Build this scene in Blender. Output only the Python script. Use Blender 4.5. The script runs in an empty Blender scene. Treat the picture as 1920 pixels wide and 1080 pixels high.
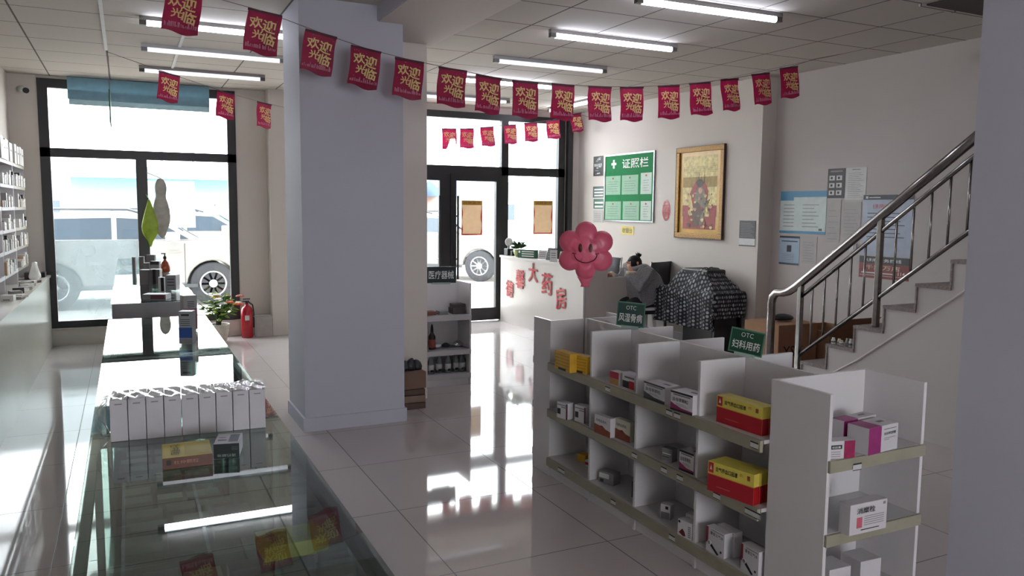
import bpy, bmesh, math, random
from mathutils import Vector, Matrix
random.seed(7)
S = bpy.context.scene
COL = S.collection
PI = math.pi

# ------------------------------------------------------------------ camera
F = 1477.32; HC = 1.6
AX = Vector((0.89885456, -0.0354811, 0.4368084))      # room X, Y, Z axes seen from the camera (x right, y down, z forward)
AY = Vector((-0.43815488, -0.09319869, 0.89405498))
AZ = Vector((0.00898792, -0.99501512, -0.09931829))
cd = bpy.data.cameras.new('camera'); cam = bpy.data.objects.new('camera', cd); COL.objects.link(cam)
cd.sensor_width = 36; cd.lens = F / 1920 * 36; cd.clip_start = 0.05; cd.clip_end = 300
R = Matrix(((AX.x, -AX.y, -AX.z), (AY.x, -AY.y, -AY.z), (AZ.x, -AZ.y, -AZ.z)))
cam.matrix_world = Matrix.Translation((0, 0, HC)) @ R.to_4x4()
S.camera = cam
def ray(px, py):
    c = Vector((px - 960, py - 540, F)); return Vector((AX.dot(c), AY.dot(c), AZ.dot(c)))
def at_z(px, py, z):
    r = ray(px, py); return Vector((0, 0, HC)) + r * ((z - HC) / r.z)
def at_y(px, py, y):
    r = ray(px, py); return Vector((0, 0, HC)) + r * (y / r.y)
def at_x(px, py, x):
    r = ray(px, py); return Vector((0, 0, HC)) + r * (x / r.x)
def h_over(px, py, a):
    r = ray(px, py); t = (a.x * r.x + a.y * r.y) / (r.x * r.x + r.y * r.y); return HC + t * r.z

# ------------------------------------------------------------------ light and exposure
vs = S.view_settings
S.display_settings.display_device = 'sRGB'
vs.view_transform = 'Standard'; vs.look = 'None'; vs.gamma = 1; vs.use_curve_mapping = False
vs.exposure = 1.62
W = bpy.data.worlds.new('World'); S.world = W; W.use_nodes = True
bg = W.node_tree.nodes['Background']
bg.inputs[0].default_value = (0.92, 0.95, 1.0, 1); bg.inputs[1].default_value = 5.0

# ------------------------------------------------------------------ materials
def lin(c):
    return tuple((v / 255 / 12.92) if v / 255 <= 0.04045 else ((v / 255 + 0.055) / 1.055) ** 2.4 for v in c)
MC = {}
def mat(name, rgb, rough=0.5, metal=0.0, var=0.06, scale=14, bump=0.0, spec=0.5, emit=None, estr=0, trans=0):
    if name in MC: return MC[name]
    m = bpy.data.materials.new(name); m.use_nodes = True; MC[name] = m
    nt = m.node_tree; b = nt.nodes['Principled BSDF']
    col = lin(rgb)
    n = nt.nodes.new('ShaderNodeTexNoise'); n.inputs['Scale'].default_value = scale; n.inputs['Detail'].default_value = 3
    tc = nt.nodes.new('ShaderNodeTexCoord'); nt.links.new(tc.outputs['Object'], n.inputs['Vector'])
    r = nt.nodes.new('ShaderNodeValToRGB')
    r.color_ramp.elements[0].position = 0.3; r.color_ramp.elements[1].position = 0.7
    r.color_ramp.elements[0].color = (*[max(0, v * (1 - var)) for v in col], 1)
    r.color_ramp.elements[1].color = (*[min(1, v * (1 + var)) for v in col], 1)
    nt.links.new(n.outputs['Fac'], r.inputs['Fac']); nt.links.new(r.outputs['Color'], b.inputs['Base Color'])
    b.inputs['Roughness'].default_value = rough; b.inputs['Metallic'].default_value = metal
    b.inputs['Specular IOR Level'].default_value = spec
    if bump:
        bp = nt.nodes.new('ShaderNodeBump'); bp.inputs['Strength'].default_value = bump; bp.inputs['Distance'].default_value = 0.01
        nt.links.new(n.outputs['Fac'], bp.inputs['Height']); nt.links.new(bp.outputs['Normal'], b.inputs['Normal'])
    if emit is not None:
        b.inputs['Emission Color'].default_value = (*lin(emit), 1); b.inputs['Emission Strength'].default_value = estr
    if trans:
        out = nt.nodes['Material Output']; t = nt.nodes.new('ShaderNodeBsdfTranslucent'); mx = nt.nodes.new('ShaderNodeMixShader')
        nt.links.new(r.outputs['Color'], t.inputs['Color']); mx.inputs[0].default_value = trans
        nt.links.new(b.outputs[0], mx.inputs[1]); nt.links.new(t.outputs[0], mx.inputs[2]); nt.links.new(mx.outputs[0], out.inputs['Surface'])
    return m
def glass(name, tint, base=0.04, rough=0.0, haze=0.0, hazecol=(200, 205, 205)):
    if name in MC: return MC[name]
    m = bpy.data.materials.new(name); m.use_nodes = True; MC[name] = m
    nt = m.node_tree; nt.nodes.clear()
    out = nt.nodes.new('ShaderNodeOutputMaterial'); tr = nt.nodes.new('ShaderNodeBsdfTransparent'); gl = nt.nodes.new('ShaderNodeBsdfGlossy')
    tr.inputs[0].default_value = (*tint, 1); gl.inputs['Roughness'].default_value = rough; gl.inputs[0].default_value = (1, 1, 1, 1)
    lw = nt.nodes.new('ShaderNodeLayerWeight'); lw.inputs['Blend'].default_value = 0.5
    p = nt.nodes.new('ShaderNodeMath'); p.operation = 'POWER'; p.inputs[1].default_value = 5
    ma = nt.nodes.new('ShaderNodeMath'); ma.operation = 'MULTIPLY_ADD'; ma.inputs[1].default_value = 1 - base; ma.inputs[2].default_value = base
    mx = nt.nodes.new('ShaderNodeMixShader')
    nt.links.new(lw.outputs['Facing'], p.inputs[0]); nt.links.new(p.outputs[0], ma.inputs[0]); nt.links.new(ma.outputs[0], mx.inputs[0])
    src = tr.outputs[0]
    if haze:
        df = nt.nodes.new('ShaderNodeBsdfDiffuse'); df.inputs[0].default_value = (*lin(hazecol), 1)
        tl = nt.nodes.new('ShaderNodeBsdfTranslucent'); tl.inputs[0].default_value = (*lin(hazecol), 1)
        a = nt.nodes.new('ShaderNodeMixShader'); a.inputs[0].default_value = 0.6
        nt.links.new(df.outputs[0], a.inputs[1]); nt.links.new(tl.outputs[0], a.inputs[2])
        h = nt.nodes.new('ShaderNodeMixShader')
        nz = nt.nodes.new('ShaderNodeTexNoise'); nz.inputs['Scale'].default_value = 3
        mm = nt.nodes.new('ShaderNodeMath'); mm.operation = 'MULTIPLY_ADD'; mm.inputs[1].default_value = 0.15; mm.inputs[2].default_value = haze - 0.07
        nt.links.new(nz.outputs['Fac'], mm.inputs[0]); nt.links.new(mm.outputs[0], h.inputs[0])
        nt.links.new(tr.outputs[0], h.inputs[1]); nt.links.new(a.outputs[0], h.inputs[2]); src = h.outputs[0]
    nt.links.new(src, mx.inputs[1]); nt.links.new(gl.outputs[0], mx.inputs[2]); nt.links.new(mx.outputs[0], out.inputs['Surface'])
    return m
def tiles(name, rgb, grout, sx, sy, ox, oy, rough, gw=0.004, var=0.03, bump=0.0, base_spec=0.5):
    """procedural grid tiles in world metres"""
    m = bpy.data.materials.new(name); m.use_nodes = True; MC[name] = m
    nt = m.node_tree; b = nt.nodes['Principled BSDF']; L = nt.links
    g = nt.nodes.new('ShaderNodeNewGeometry'); sep = nt.nodes.new('ShaderNodeSeparateXYZ'); L.new(g.outputs['Position'], sep.inputs[0])
    def M(op, a, bb=None, c=None):
        n = nt.nodes.new('ShaderNodeMath'); n.operation = op
        for i, v in enumerate((a, bb, c)):
            if v is None: continue
            if isinstance(v, (int, float)): n.inputs[i].default_value = v
            else: L.new(v, n.inputs[i])
        return n.outputs[0]
    def edge(o, s, off):
        f = M('FRACT', M('DIVIDE', M('SUBTRACT', o, off), s)); d = M('MINIMUM', f, M('SUBTRACT', 1.0, f)); return M('MULTIPLY', d, s)
    ex = edge(sep.outputs[0], sx, ox); ey = edge(sep.outputs[1], sy, oy)
    line = M('LESS_THAN', M('MINIMUM', ex, ey), gw / 2)
    nz = nt.nodes.new('ShaderNodeTexNoise'); nz.inputs['Scale'].default_value = 2.2; nz.inputs['Detail'].default_value = 4
    L.new(g.outputs['Position'], nz.inputs['Vector'])
    ix = M('FLOOR', M('DIVIDE', M('SUBTRACT', sep.outputs[0], ox), sx)); iy = M('FLOOR', M('DIVIDE', M('SUBTRACT', sep.outputs[1], oy), sy))
    wn = nt.nodes.new('ShaderNodeTexWhiteNoise'); cv = nt.nodes.new('ShaderNodeCombineXYZ'); L.new(ix, cv.inputs[0]); L.new(iy, cv.inputs[1]); L.new(cv.outputs[0], wn.inputs['Vector'])
    k = M('MULTIPLY_ADD', M('ADD', nz.outputs['Fac'], wn.outputs['Value']), var, 1 - var)
    col = nt.nodes.new('ShaderNodeMix'); col.data_type = 'RGBA'; col.blend_type = 'MIX'
    L.new(line, col.inputs[0]); col.inputs[6].default_value = (*lin(rgb), 1); col.inputs[7].default_value = (*lin(grout), 1)
    mul = nt.nodes.new('ShaderNodeVectorMath'); mul.operation = 'SCALE'; L.new(col.outputs[2], mul.inputs[0]); L.new(k, mul.inputs['Scale'])
    L.new(mul.outputs[0], b.inputs['Base Color'])
    L.new(M('MULTIPLY_ADD', line, 0.5, rough), b.inputs['Roughness'])
    b.inputs['Specular IOR Level'].default_value = base_spec
    bp = nt.nodes.new('ShaderNodeBump'); bp.inputs['Strength'].default_value = 0.5; bp.inputs['Distance'].default_value = 0.002; bp.invert = True
    L.new(line, bp.inputs['Height'])
    if bump:
        b2 = nt.nodes.new('ShaderNodeBump'); b2.inputs['Strength'].default_value = bump; b2.inputs['Distance'].default_value = 0.004
        n2 = nt.nodes.new('ShaderNodeTexNoise'); n2.inputs['Scale'].default_value = 1.6; L.new(g.outputs['Position'], n2.inputs['Vector'])
        L.new(n2.outputs['Fac'], b2.inputs['Height']); L.new(b2.outputs[0], bp.inputs['Normal'])
    L.new(bp.outputs[0], b.inputs['Normal'])
    return m

M_wall = mat('wall_paint', (206, 198, 191), 0.75, var=0.015, scale=1.5)
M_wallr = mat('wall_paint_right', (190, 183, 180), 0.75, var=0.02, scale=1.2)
M_pil = mat('pillar_paint', (188, 188, 200), 0.7, var=0.015, scale=1.5)
M_floor = tiles('floor_tiles', (186, 177, 176), (70, 66, 66), 0.8, 0.8, 0.445, 0.705, 0.05, 0.005, 0.03, 0.03, 0.62)
M_ceil = tiles('ceiling_tiles', (187, 180, 172), (96, 88, 84), 0.6, 0.61, -0.11, 5.0, 0.85, 0.014, 0.02)
M_out = tiles('paving', (190, 185, 178), (150, 146, 140), 1.5, 1.5, 0, 0.3, 0.9, 0.03, 0.06)
M_frame = mat('black_frame', (30, 29, 31), 0.4)
M_white = mat('white_laminate', (214, 210, 212), 0.3, var=0.015, scale=3)
M_shelf = mat('shelf_board', (188, 185, 186), 0.35, var=0.02, scale=5)
M_rail = mat('price_rail', (152, 147, 128), 0.4)
M_gloss = mat('gloss_white_panel', (208, 201, 192), 0.2, var=0.02, scale=2)
M_alu = mat('aluminium', (150, 152, 156), 0.3, 0.9)
M_steel = mat('stainless_steel', (150, 145, 142), 0.22, 1.0, var=0.12, scale=30)
M_black = mat('black_plastic', (26, 26, 28), 0.4)
M_pane = glass('window_glass', (0.96, 0.98, 0.97), 0.03)
M_top = glass('counter_glass', (0.66, 0.72, 0.69), 0.07)
M_side = glass('counter_side_glass', (0.8, 0.88, 0.85), 0.05)
M_frost = glass('frosted_film', (0.8, 0.84, 0.85), 0.03, 0.0, 0.5, (136, 144, 146))
M_film = glass('plastic_film', (0.93, 0.93, 0.93), 0.12, 0.12)
M_green = mat('sign_green', (28, 86, 60), 0.45)
M_dgreen = mat('sign_dark_green', (40, 66, 62), 0.4)
M_ink = mat('ink_black', (24, 22, 24), 0.5)
M_prt = mat('print_white', (214, 218, 214), 0.5)
M_red = mat('red_print', (176, 28, 34), 0.45)
M_paper = mat('paper_white', (205, 205, 204), 0.6)

# ------------------------------------------------------------------ mesh builder
TXT = {}
def text2d(s, bold=0.0):
    """outline of a line of writing: verts (x right, y up) scaled to height 1 per em, and faces"""
    k = (s, bold)
    if k in TXT: return TXT[k]
    cu = bpy.data.curves.new('t', 'FONT'); cu.body = s; cu.size = 1; cu.resolution_u = 2; cu.offset = bold; cu.fill_mode = 'FRONT'
    o = bpy.data.objects.new('t', cu); COL.objects.link(o)
    dg = bpy.context.evaluated_depsgraph_get(); me = o.evaluated_get(dg).to_mesh()
    vs_ = [(v.co.x, v.co.y) for v in me.vertices]; fs = [tuple(p.vertices) for p in me.polygons]
    o.evaluated_get(dg).to_mesh_clear(); bpy.data.objects.remove(o); bpy.data.curves.remove(cu)
    if not vs_: TXT[k] = ([], [], 0, 0); return TXT[k]
    x0 = min(v[0] for v in vs_); x1 = max(v[0] for v in vs_); y0 = min(v[1] for v in vs_); y1 = max(v[1] for v in vs_)
    vs_ = [(v[0] - x0, v[1] - y0) for v in vs_]
    TXT[k] = (vs_, fs, x1 - x0, y1 - y0); return TXT[k]
class MB:
    def __init__(s): s.v = []; s.f = []; s.m = []; s.ms = []; s.sm = []
    def mi(s, m):
        if m not in s.ms: s.ms.append(m)
        return s.ms.index(m)
    def add(s, vs_, fs, m, smooth=False):
        b = len(s.v); s.v += [Vector(v) for v in vs_]; k = s.mi(m)
        for f in fs: s.f.append([b + i for i in f]); s.m.append(k); s.sm.append(smooth)
        return s
    def box(s, x0, y0, z0, x1, y1, z1, m, T=None, bev=0.0):
        if x0 > x1: x0, x1 = x1, x0
        if y0 > y1: y0, y1 = y1, y0
        if z0 > z1: z0, z1 = z1, z0
        if bev:
            bm = bmesh.new(); bmesh.ops.create_cube(bm, size=1)
            for v in bm.verts: v.co = Vector(((x0 + x1) / 2 + v.co.x * (x1 - x0), (y0 + y1) / 2 + v.co.y * (y1 - y0), (z0 + z1) / 2 + v.co.z * (z1 - z0)))
            bmesh.ops.bevel(bm, geom=bm.edges[:], offset=bev, segments=2, affect='EDGES', profile=0.6)
            bm.verts.index_update(); vs_ = [v.co.copy() for v in bm.verts]; fs = [[v.index for v in f.verts] for f in bm.faces]; bm.free()
        else:
            vs_ = [Vector(p) for p in ((x0, y0, z0), (x1, y0, z0), (x1, y1, z0), (x0, y1, z0), (x0, y0, z1), (x1, y0, z1), (x1, y1, z1), (x0, y1, z1))]
            fs = [(0, 3, 2, 1), (4, 5, 6, 7), (0, 1, 5, 4), (1, 2, 6, 5), (2, 3, 7, 6), (3, 0, 4, 7)]
        if T is not None: vs_ = [T @ v for v in vs_]
        return s.add(vs_, fs, m)
    def tube(s, pts, r, m, seg=12, cap=True, smooth=True):
        pts = [Vector(p) for p in pts]; n = len(pts); rs = r if isinstance(r, (list, tuple)) else [r] * n
        vs_ = []; fs = []
        ref = None
        for i, p in enumerate(pts):
            t = (pts[min(i + 1, n - 1)] - pts[max(i - 1, 0)]).normalized()
            if ref is None:
                ref = Vector((0, 0, 1)) if abs(t.z) < 0.9 else Vector((1, 0, 0))
            a = (ref - t * ref.dot(t)).normalized(); ref = a; b = t.cross(a)
            for k in range(seg):
                an = 2 * PI * k / seg; vs_.append(p + (a * math.cos(an) + b * math.sin(an)) * rs[i])
        for i in range(n - 1):
            for k in range(seg):
                k2 = (k + 1) % seg; fs.append((i * seg + k, i * seg + k2, (i + 1) * seg + k2, (i + 1) * seg + k))
        s.add(vs_, fs, m, smooth)
        if cap:
            b = len(s.v) - len(vs_); k = s.mi(m)
            s.f.append([b + i for i in range(seg)][::-1]); s.m.append(k); s.sm.append(False)
            s.f.append([b + (n - 1) * seg + i for i in range(seg)]); s.m.append(k); s.sm.append(False)
        return s
    def lathe(s, c, prof, m, seg=20, T=None, sx=1, sy=1):
        c = Vector(c); vs_ = []; fs = []
        for (r, z) in prof:
            for k in range(seg):
                an = 2 * PI * k / seg; vs_.append(c + Vector((r * math.cos(an) * sx, r * math.sin(an) * sy, z)))
        for i in range(len(prof) - 1):
            for k in range(seg):
                k2 = (k + 1) % seg; fs.append((i * seg + k, i * seg + k2, (i + 1) * seg + k2, (i + 1) * seg + k))
        fs.append(tuple(range(seg))[::-1]); fs.append(tuple((len(prof) - 1) * seg + k for k in range(seg)))
        if T is not None: vs_ = [T @ v for v in vs_]
        return s.add(vs_, fs, m, True)
    def prism(s, poly, o, u, v, n, d, m, smooth=False):
        """poly in (u,v) at o, thickness d along n"""
        o, u, v, n = Vector(o), Vector(u), Vector(v), Vector(n); k = len(poly)
        a = [o + u * p[0] + v * p[1] for p in poly]; b = [q + n * d for q in a]
        fs = [tuple(range(k)), tuple(range(k, 2 * k))[::-1]] + [(i, i + k, (i + 1) % k + k, (i + 1) % k) for i in range(k)]
        return s.add(a + b, fs, m, smooth)
    def text(s, t, o, u, v, h, m, w=None, n=None, lift=0.0008, bold=0.0, center=True, rot=0):
        """writing, o = centre (or lower left), u right, v up, height h of the glyphs"""
        vs_, fs, tw, th = text2d(t, bold)
        if not vs_: return s
        o, u, v = Vector(o), Vector(u).normalized(), Vector(v).normalized(); nn = u.cross(v)
        k = h / th; kx = (w / tw) if w else k
        ox, oy = (tw * kx / 2, h / 2) if center else (0, 0)
        out = []
        for (x, y) in vs_:
            X, Y = x * kx - ox, y * k - oy
            if rot: X, Y = X * math.cos(rot) - Y * math.sin(rot), X * math.sin(rot) + Y * math.cos(rot)
            out.append(o + u * X + v * Y + nn * lift)
        return s.add(out, fs, m)
    def quad(s, o, u, v, w, h, m, lift=0.0004):
        """rectangle print centred at o"""
        o, u, v = Vector(o), Vector(u).normalized(), Vector(v).normalized(); n = u.cross(v) * lift
        return s.add([o - u * w / 2 - v * h / 2 + n, o + u * w / 2 - v * h / 2 + n, o + u * w / 2 + v * h / 2 + n, o - u * w / 2 + v * h / 2 + n], [(0, 1, 2, 3)], m)
    def build(s, name, parent=None, sub=0, bevel=0.0, solid=0.0, loc=None):
        me = bpy.data.meshes.new(name)
        off = Vector((0, 0, 0))
        if parent is None and loc is not None: off = Vector(loc)
        me.from_pydata([tuple(v - off) for v in s.v], [], s.f)
        for m in s.ms: me.materials.append(m)
        me.polygons.foreach_set('material_index', s.m); me.polygons.foreach_set('use_smooth', s.sm); me.update()
        o = bpy.data.objects.new(name, me); COL.objects.link(o); o.location = off
        if parent is not None: o.parent = parent
        if solid: q = o.modifiers.new('s', 'SOLIDIFY'); q.thickness = solid; q.offset = 0
        if bevel: q = o.modifiers.new('b', 'BEVEL'); q.width = bevel; q.segments = 2; q.limit_method = 'ANGLE'
        if sub: q = o.modifiers.new('u', 'SUBSURF'); q.levels = sub; q.render_levels = sub
        return o
def thing(name, label, cat, loc=(0, 0, 0), rz=0.0, group=None):
    o = bpy.data.objects.new(name, None); COL.objects.link(o); o.empty_display_size = 0.1
    o.location = loc; o.rotation_euler = (0, 0, rz); o['label'] = label; o['category'] = cat
    if group: o['group'] = group
    return o
def tag(o, label, cat, group=None, kind=None):
    o['label'] = label; o['category'] = cat
    if group: o['group'] = group
    if kind: o['kind'] = kind
    return o
def struct(o, label=None):
    o['kind'] = 'structure'
    if label: o['label'] = label
    return o
def dup(root, loc, rz=0.0, label=None, group=None):
    r = root.copy(); COL.objects.link(r); r.location = loc; r.rotation_euler = (0, 0, rz)
    if label: r['label'] = label
    if group: r['group'] = group
    for ch in list(root.children):
        c = ch.copy(); COL.objects.link(c); c.parent = r
        for g in ch.children:
            d = g.copy(); COL.objects.link(d); d.parent = c
    return r
ORD = ['first', 'second', 'third', 'fourth', 'fifth', 'sixth', 'seventh', 'eighth', 'ninth', 'tenth', 'eleventh', 'twelfth', 'thirteenth', 'fourteenth', 'fifteenth', 'sixteenth', 'seventeenth']

# ------------------------------------------------------------------ the room
XL, XR, YB, YF, ZC = -1.12, 6.32, -3.4, 10.3, 3.03
struct(MB().box(XL - .2, YB - .2, -0.12, XR + .2, YF + .45, 0, M_floor).build('floor'))
struct(MB().box(XL - .2, YB - .2, ZC, XR + .2, YF + .45, ZC + .12, M_ceil).build('ceiling'))
struct(MB().box(XL - .2, YB - .2, 0, XL, YF + .45, ZC, M_wall).build('wall_left'))
w = MB(); w.box(XR, YB - .2, 0, XR + .2, YF + .45, ZC, M_wallr); struct(w.build('wall_right'))
w = MB(); w.box(6.13, 6.5, 0, XR, YF, ZC, M_wall); struct(w.build('wall_cashier_side'))
w = MB()
for a in ((XL, YB - .2, 0, 0.3, YB, ZC), (2.5, YB - .2, 0, XR, YB, ZC), (0.3, YB - .2, 2.3, 2.5, YB, ZC), (0.3, YB - .2, 0, 2.5, YB, 1.0)): w.box(*a, M_wall)
struct(w.build('wall_back'))
# front wall with the two openings
w = MB(); T0, T1 = YF, YF + 0.45
w.box(XL, T0, 0, -0.84, T1, ZC, M_wall); w.box(-0.84, T0, 0, 1.24, T1, 0.2, M_wall); w.box(-0.84, T0, 3.0, 1.24, T1, ZC, M_wall)
w.box(1.24, T0, 0, 2.25, T1, ZC, M_wall); w.box(2.25, T0, 2.94, 5.88, T1, ZC, M_wall); w.box(5.88, T0, 0, 6.32, T1, ZC, M_wall)
struct(w.build('wall_front'))
struct(MB().box(1.6, 10.08, 0, 1.82, YF, ZC, M_wall).build('trim_1'))
struct(MB().box(XL, 10.27, 0, 1.6, YF, 0.19, M_wall).box(XL, 10.25, .19, 1.24, YF, .2, M_wall).build('baseboard_front'))
struct(MB().box(6.115, 6.5, 0, 6.13, 10.2, 0.1, M_white).box(6.12, 6.485, 0, 6.32, 6.5, .1, M_white).build('baseboard_right'))
# left window
def winframe(name, boxes, panes, pm=M_pane):
    o = struct(MB().box(*boxes[0], M_frame).build(name))
    f = MB()
    for b in boxes[1:]: f.box(*b, M_frame)
    struct(f.build('window_frame', o))
    for p in panes: struct(MB().box(*p, pm).build('window_pane', o))
    return o
Y0, Y1 = 10.28, 10.36
w1 = winframe('window_1', [(-0.84, Y0, 2.14, 1.24, Y1, 2.24), (-0.84, Y0, 0.2, -0.74, Y1, 3.0), (1.14, Y0, 0.2, 1.24, Y1, 3.0), (-0.74, Y0, 2.9, 1.14, Y1, 3.0), (-0.74, Y0, 0.2, 1.14, Y1, 0.28), (0.12, Y0, 0.28, 0.24, Y1, 2.14)],
    [(-0.74, 10.31, 2.24, 1.14, 10.318, 2.9), (-0.74, 10.31, .28, .12, 10.318, 2.14), (.24, 10.31, .28, 1.14, 10.318, 2.14)])
struct(MB().box(-0.735, 10.296, 0.29, .115, 10.3, 1.2, M_frost).build('window_film', w1))
# entrance
w2 = winframe('window_2', [(2.25, Y0, 2.08, 5.88, Y1, 2.2), (2.25, Y0, 0, 2.33, Y1, 2.94), (5.77, Y0, 0, 5.88, Y1, 2.94), (2.33, Y0, 2.85, 5.77, Y1, 2.94), (3.1, Y0, 0, 3.2, Y1, 2.85), (4.84, Y0, 0, 4.95, Y1, 2.85), (2.33, Y0, 0, 3.1, Y1, .12), (4.95, Y0, 0, 5.77, Y1, .12)],
    [(2.33, 10.31, 2.2, 3.1, 10.318, 2.85), (3.2, 10.31, 2.2, 4.84, 10.318, 2.85), (4.95, 10.31, 2.2, 5.77, 10.318, 2.85), (2.33, 10.31, .12, 3.1, 10.318, 2.08), (4.95, 10.31, .12, 5.77, 10.318, 2.08)])
struct(MB().box(5.9, 10.22, 0, 5.98, 10.3, 2.98, M_frame).build('trim_2'))
for i, (a, b, hx) in enumerate(((3.2, 3.98, 3.87), (4.06, 4.84, 4.14))):
    d = MB(); q = .085
    d.box(a, 10.27, .01, a + q, 10.34, 2.08, M_frame).box(b - q, 10.27, .01, b, 10.34, 2.08, M_frame).box(a + q, 10.27, 1.99, b - q, 10.34, 2.08, M_frame).box(a + q, 10.27, .01, b - q, 10.34, .19, M_frame)
    do = struct(d.build('door_%d' % (i + 1)))
    struct(MB().box(a + q, 10.3, .19, b - q, 10.308, 1.99, M_pane).build('door_glass', do))
    h = MB().tube([(hx, 10.2, .62), (hx, 10.2, 1.78)], .016, M_black)
    for z in (.9, 1.5): h.tube([(hx, 10.2, z), (hx, 10.28, z)], .011, M_black)
    struct(h.build('door_handle', do))
struct(MB().box(3.98, 10.29, .01, 4.06, 10.35, 2.08, M_frame).build('door_closer_post', w2))
# pillars and beam
p = MB().box(1.1, 5.6, 0, 1.84, 6.2, ZC, M_pil).box(1.3, 6.2, 0, 2.24, 6.52, ZC, M_wall)
struct(p.build('pillar_1'))
struct(MB().box(1.085, 5.585, 0, 1.855, 6.2, .1, M_pil).build('baseboard_pillar'))
struct(MB().box(1.65, YB, 2.925, 2.3, 5.6, ZC, M_pil).box(1.66, YB, 2.92, 2.3, 5.6, 2.925, M_wall).box(1.84, 5.6, 2.925, 2.3, 6.2, ZC, M_wall).build('beam_1'))
struct(MB().box(2.82, 1.0, 0, 3.6, 1.9, ZC, M_pil).build('pillar_2'))
# ceiling hatch, cable trunking
struct(MB().box(4.99, 2.3, ZC - .012, 5.89, 3.77, ZC - .002, mat('dark_hatch', (52, 40, 36), .6)).box(4.95, 3.77, ZC - .02, 5.93, 3.8, ZC - .001, M_ceil).build('trim_3'))
struct(MB().box(-.125, 3.0, ZC - .012, -.1, 8.3, ZC, M_paper).build('trim_4'))
struct(MB().box(.47, 6.2, ZC - .01, .495, 9.1, ZC, M_paper).build('trim_5'))
# ------------------------------------------------------------------ outside
struct(MB().box(-60, 10.75, -0.22, 90, 120, -0.1, M_out).build('ground_outside'))
struct(MB().box(-3, 10.75, -0.1, 8, 11.6, -.02, M_out).build('step_outside'))

# ------------------------------------------------------------------ tube lights
M_tube_hi = mat('tube_lit', (240, 244, 255), .4, emit=(232, 238, 255), estr=10)
M_tube_lo = mat('tube_dim', (235, 236, 240), .4, emit=(235, 238, 250), estr=.3)
M_house = mat('light_housing', (150, 147, 145), .4)
def tube_light(tube, label):
    t = thing('tube_light', label, 'ceiling light', group='tube lights under the ceiling')
    MB().box(-.62, -.022, -.03, .62, .022, 0, M_house).build('housing', t)
    MB().tube([(-.57, 0, -.047), (.57, 0, -.047)], .021, tube, seg=14).build('tube', t)
    for s in (-1, 1): MB().box(s * .57, -.02, -.064, s * .62, .02, -.03, mat('light_cap', (96, 92, 90), .4)).build('end_cap', t)
    return t
hi = tube_light(M_tube_hi, 'brightly lit tube light left of the pillar, nearest of its row'); lo = tube_light(M_tube_lo, 'dim white tube light left of the pillar, middle of its row')
hi.location = (.76, 6.75, ZC); lo.location = (.79, 7.86, ZC)
for src, x, y, rz, lb in ((lo, .79, 9.07, 0, 'dim white tube light left of the pillar, farthest of its row near the window'),
    (hi, 3.7, 4.46, -.03, 'brightly lit tube light at the top right of the photo, nearest of the right row'),
    (hi, 3.7, 5.66, 0, 'brightly lit tube light of the right row, second from the camera'),
    (lo, 3.76, 6.86, 0, 'dim white tube light of the right row, third from the camera'),
    (hi, 3.82, 8.03, 0, 'lit tube light of the right row, half hidden by the long bunting'),
    (lo, 3.9, 9.38, 0, 'tube light of the right row closest to the entrance'),
    (hi, 5.4, 9.3, PI / 2, 'lit tube light set crosswise near the cashier wall')):
    dup(src, (x, y, ZC), rz, lb)

# ------------------------------------------------------------------ bunting
def flag_mat():
    m = mat('bunting_red', (146, 20, 62), .55, var=.3, scale=9, trans=.35); return m
M_flag = flag_mat(); M_gold = mat('bunting_gold', (228, 196, 132), .5); M_pink = mat('bunting_pink', (206, 120, 150), .5, trans=.3)
def flag_mesh(name, seed, torn=False):
    rnd = random.Random(seed); b = MB(); nx, nz = 10, 10; Wd, H = .205, .27; vs_ = []; fs = []
    for j in range(nz + 1):
        for i in range(nx + 1):
            u, v = i / nx, j / nz; x = (u - .5) * Wd
            low = H * (1 - .07 * (.5 + .5 * math.sin(u * 2 * PI + .6))) if not torn else H * (1 - .5 * max(0, min(1, (u - .35) * 4)) * (1 if u < .93 else 0))
            vs_.append((x + .004 * math.sin(v * 5 + seed), .006 * math.sin(u * 4 + seed) * v + .004 * math.sin(v * 6 + seed * 2), -low * v))
    for j in range(nz):
        for i in range(nx):
            a = j * (nx + 1) + i; fs.append((a, a + nx + 1, a + nx + 2, a + 1))
    b.add(vs_, fs, M_flag, True)
    dk = mat('bunting_hem', (70, 22, 40), .6)
    b.box(-Wd / 2, -.004, -.012, Wd / 2, .004, .002, dk)
    Y = -.016
    for t, x, z, h, w_, r in (('欢', -.044, -.078, .07, .08, .1), ('迎', .036, -.088, .078, .084, -.1), ('光', -.026, -.148, .056, .07, 0), ('临', .042, -.166, .07, .078, -.15)):
        if torn and t in '临': continue
        b.text(t, (x, Y, z), (1, 0, 0), (0, 0, 1), h, M_gold, w=w_, bold=.02, rot=r)
    for k in range(22 if not torn else 6):
        x = -.095 + .0085 * k + rnd.uniform(-.003, .003); h = rnd.uniform(.012, .042)
        b.box(x, Y, -.232, x + rnd.uniform(.004, .009), Y + .001, -.232 + h * .8, M_pink)
    for k in range(8):
        x, z = rnd.uniform(-.09, .09), rnd.uniform(-.2, -.02)
        if not torn: b.box(x, Y, z, x + .004, Y + .001, z + .003, M_pink)
    return b
def string(pts, label):
    tag(MB().tube(pts, .0022, mat('string', (120, 100, 100), .7), seg=6, cap=False).build('bunting_string'), label, 'string')
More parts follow.
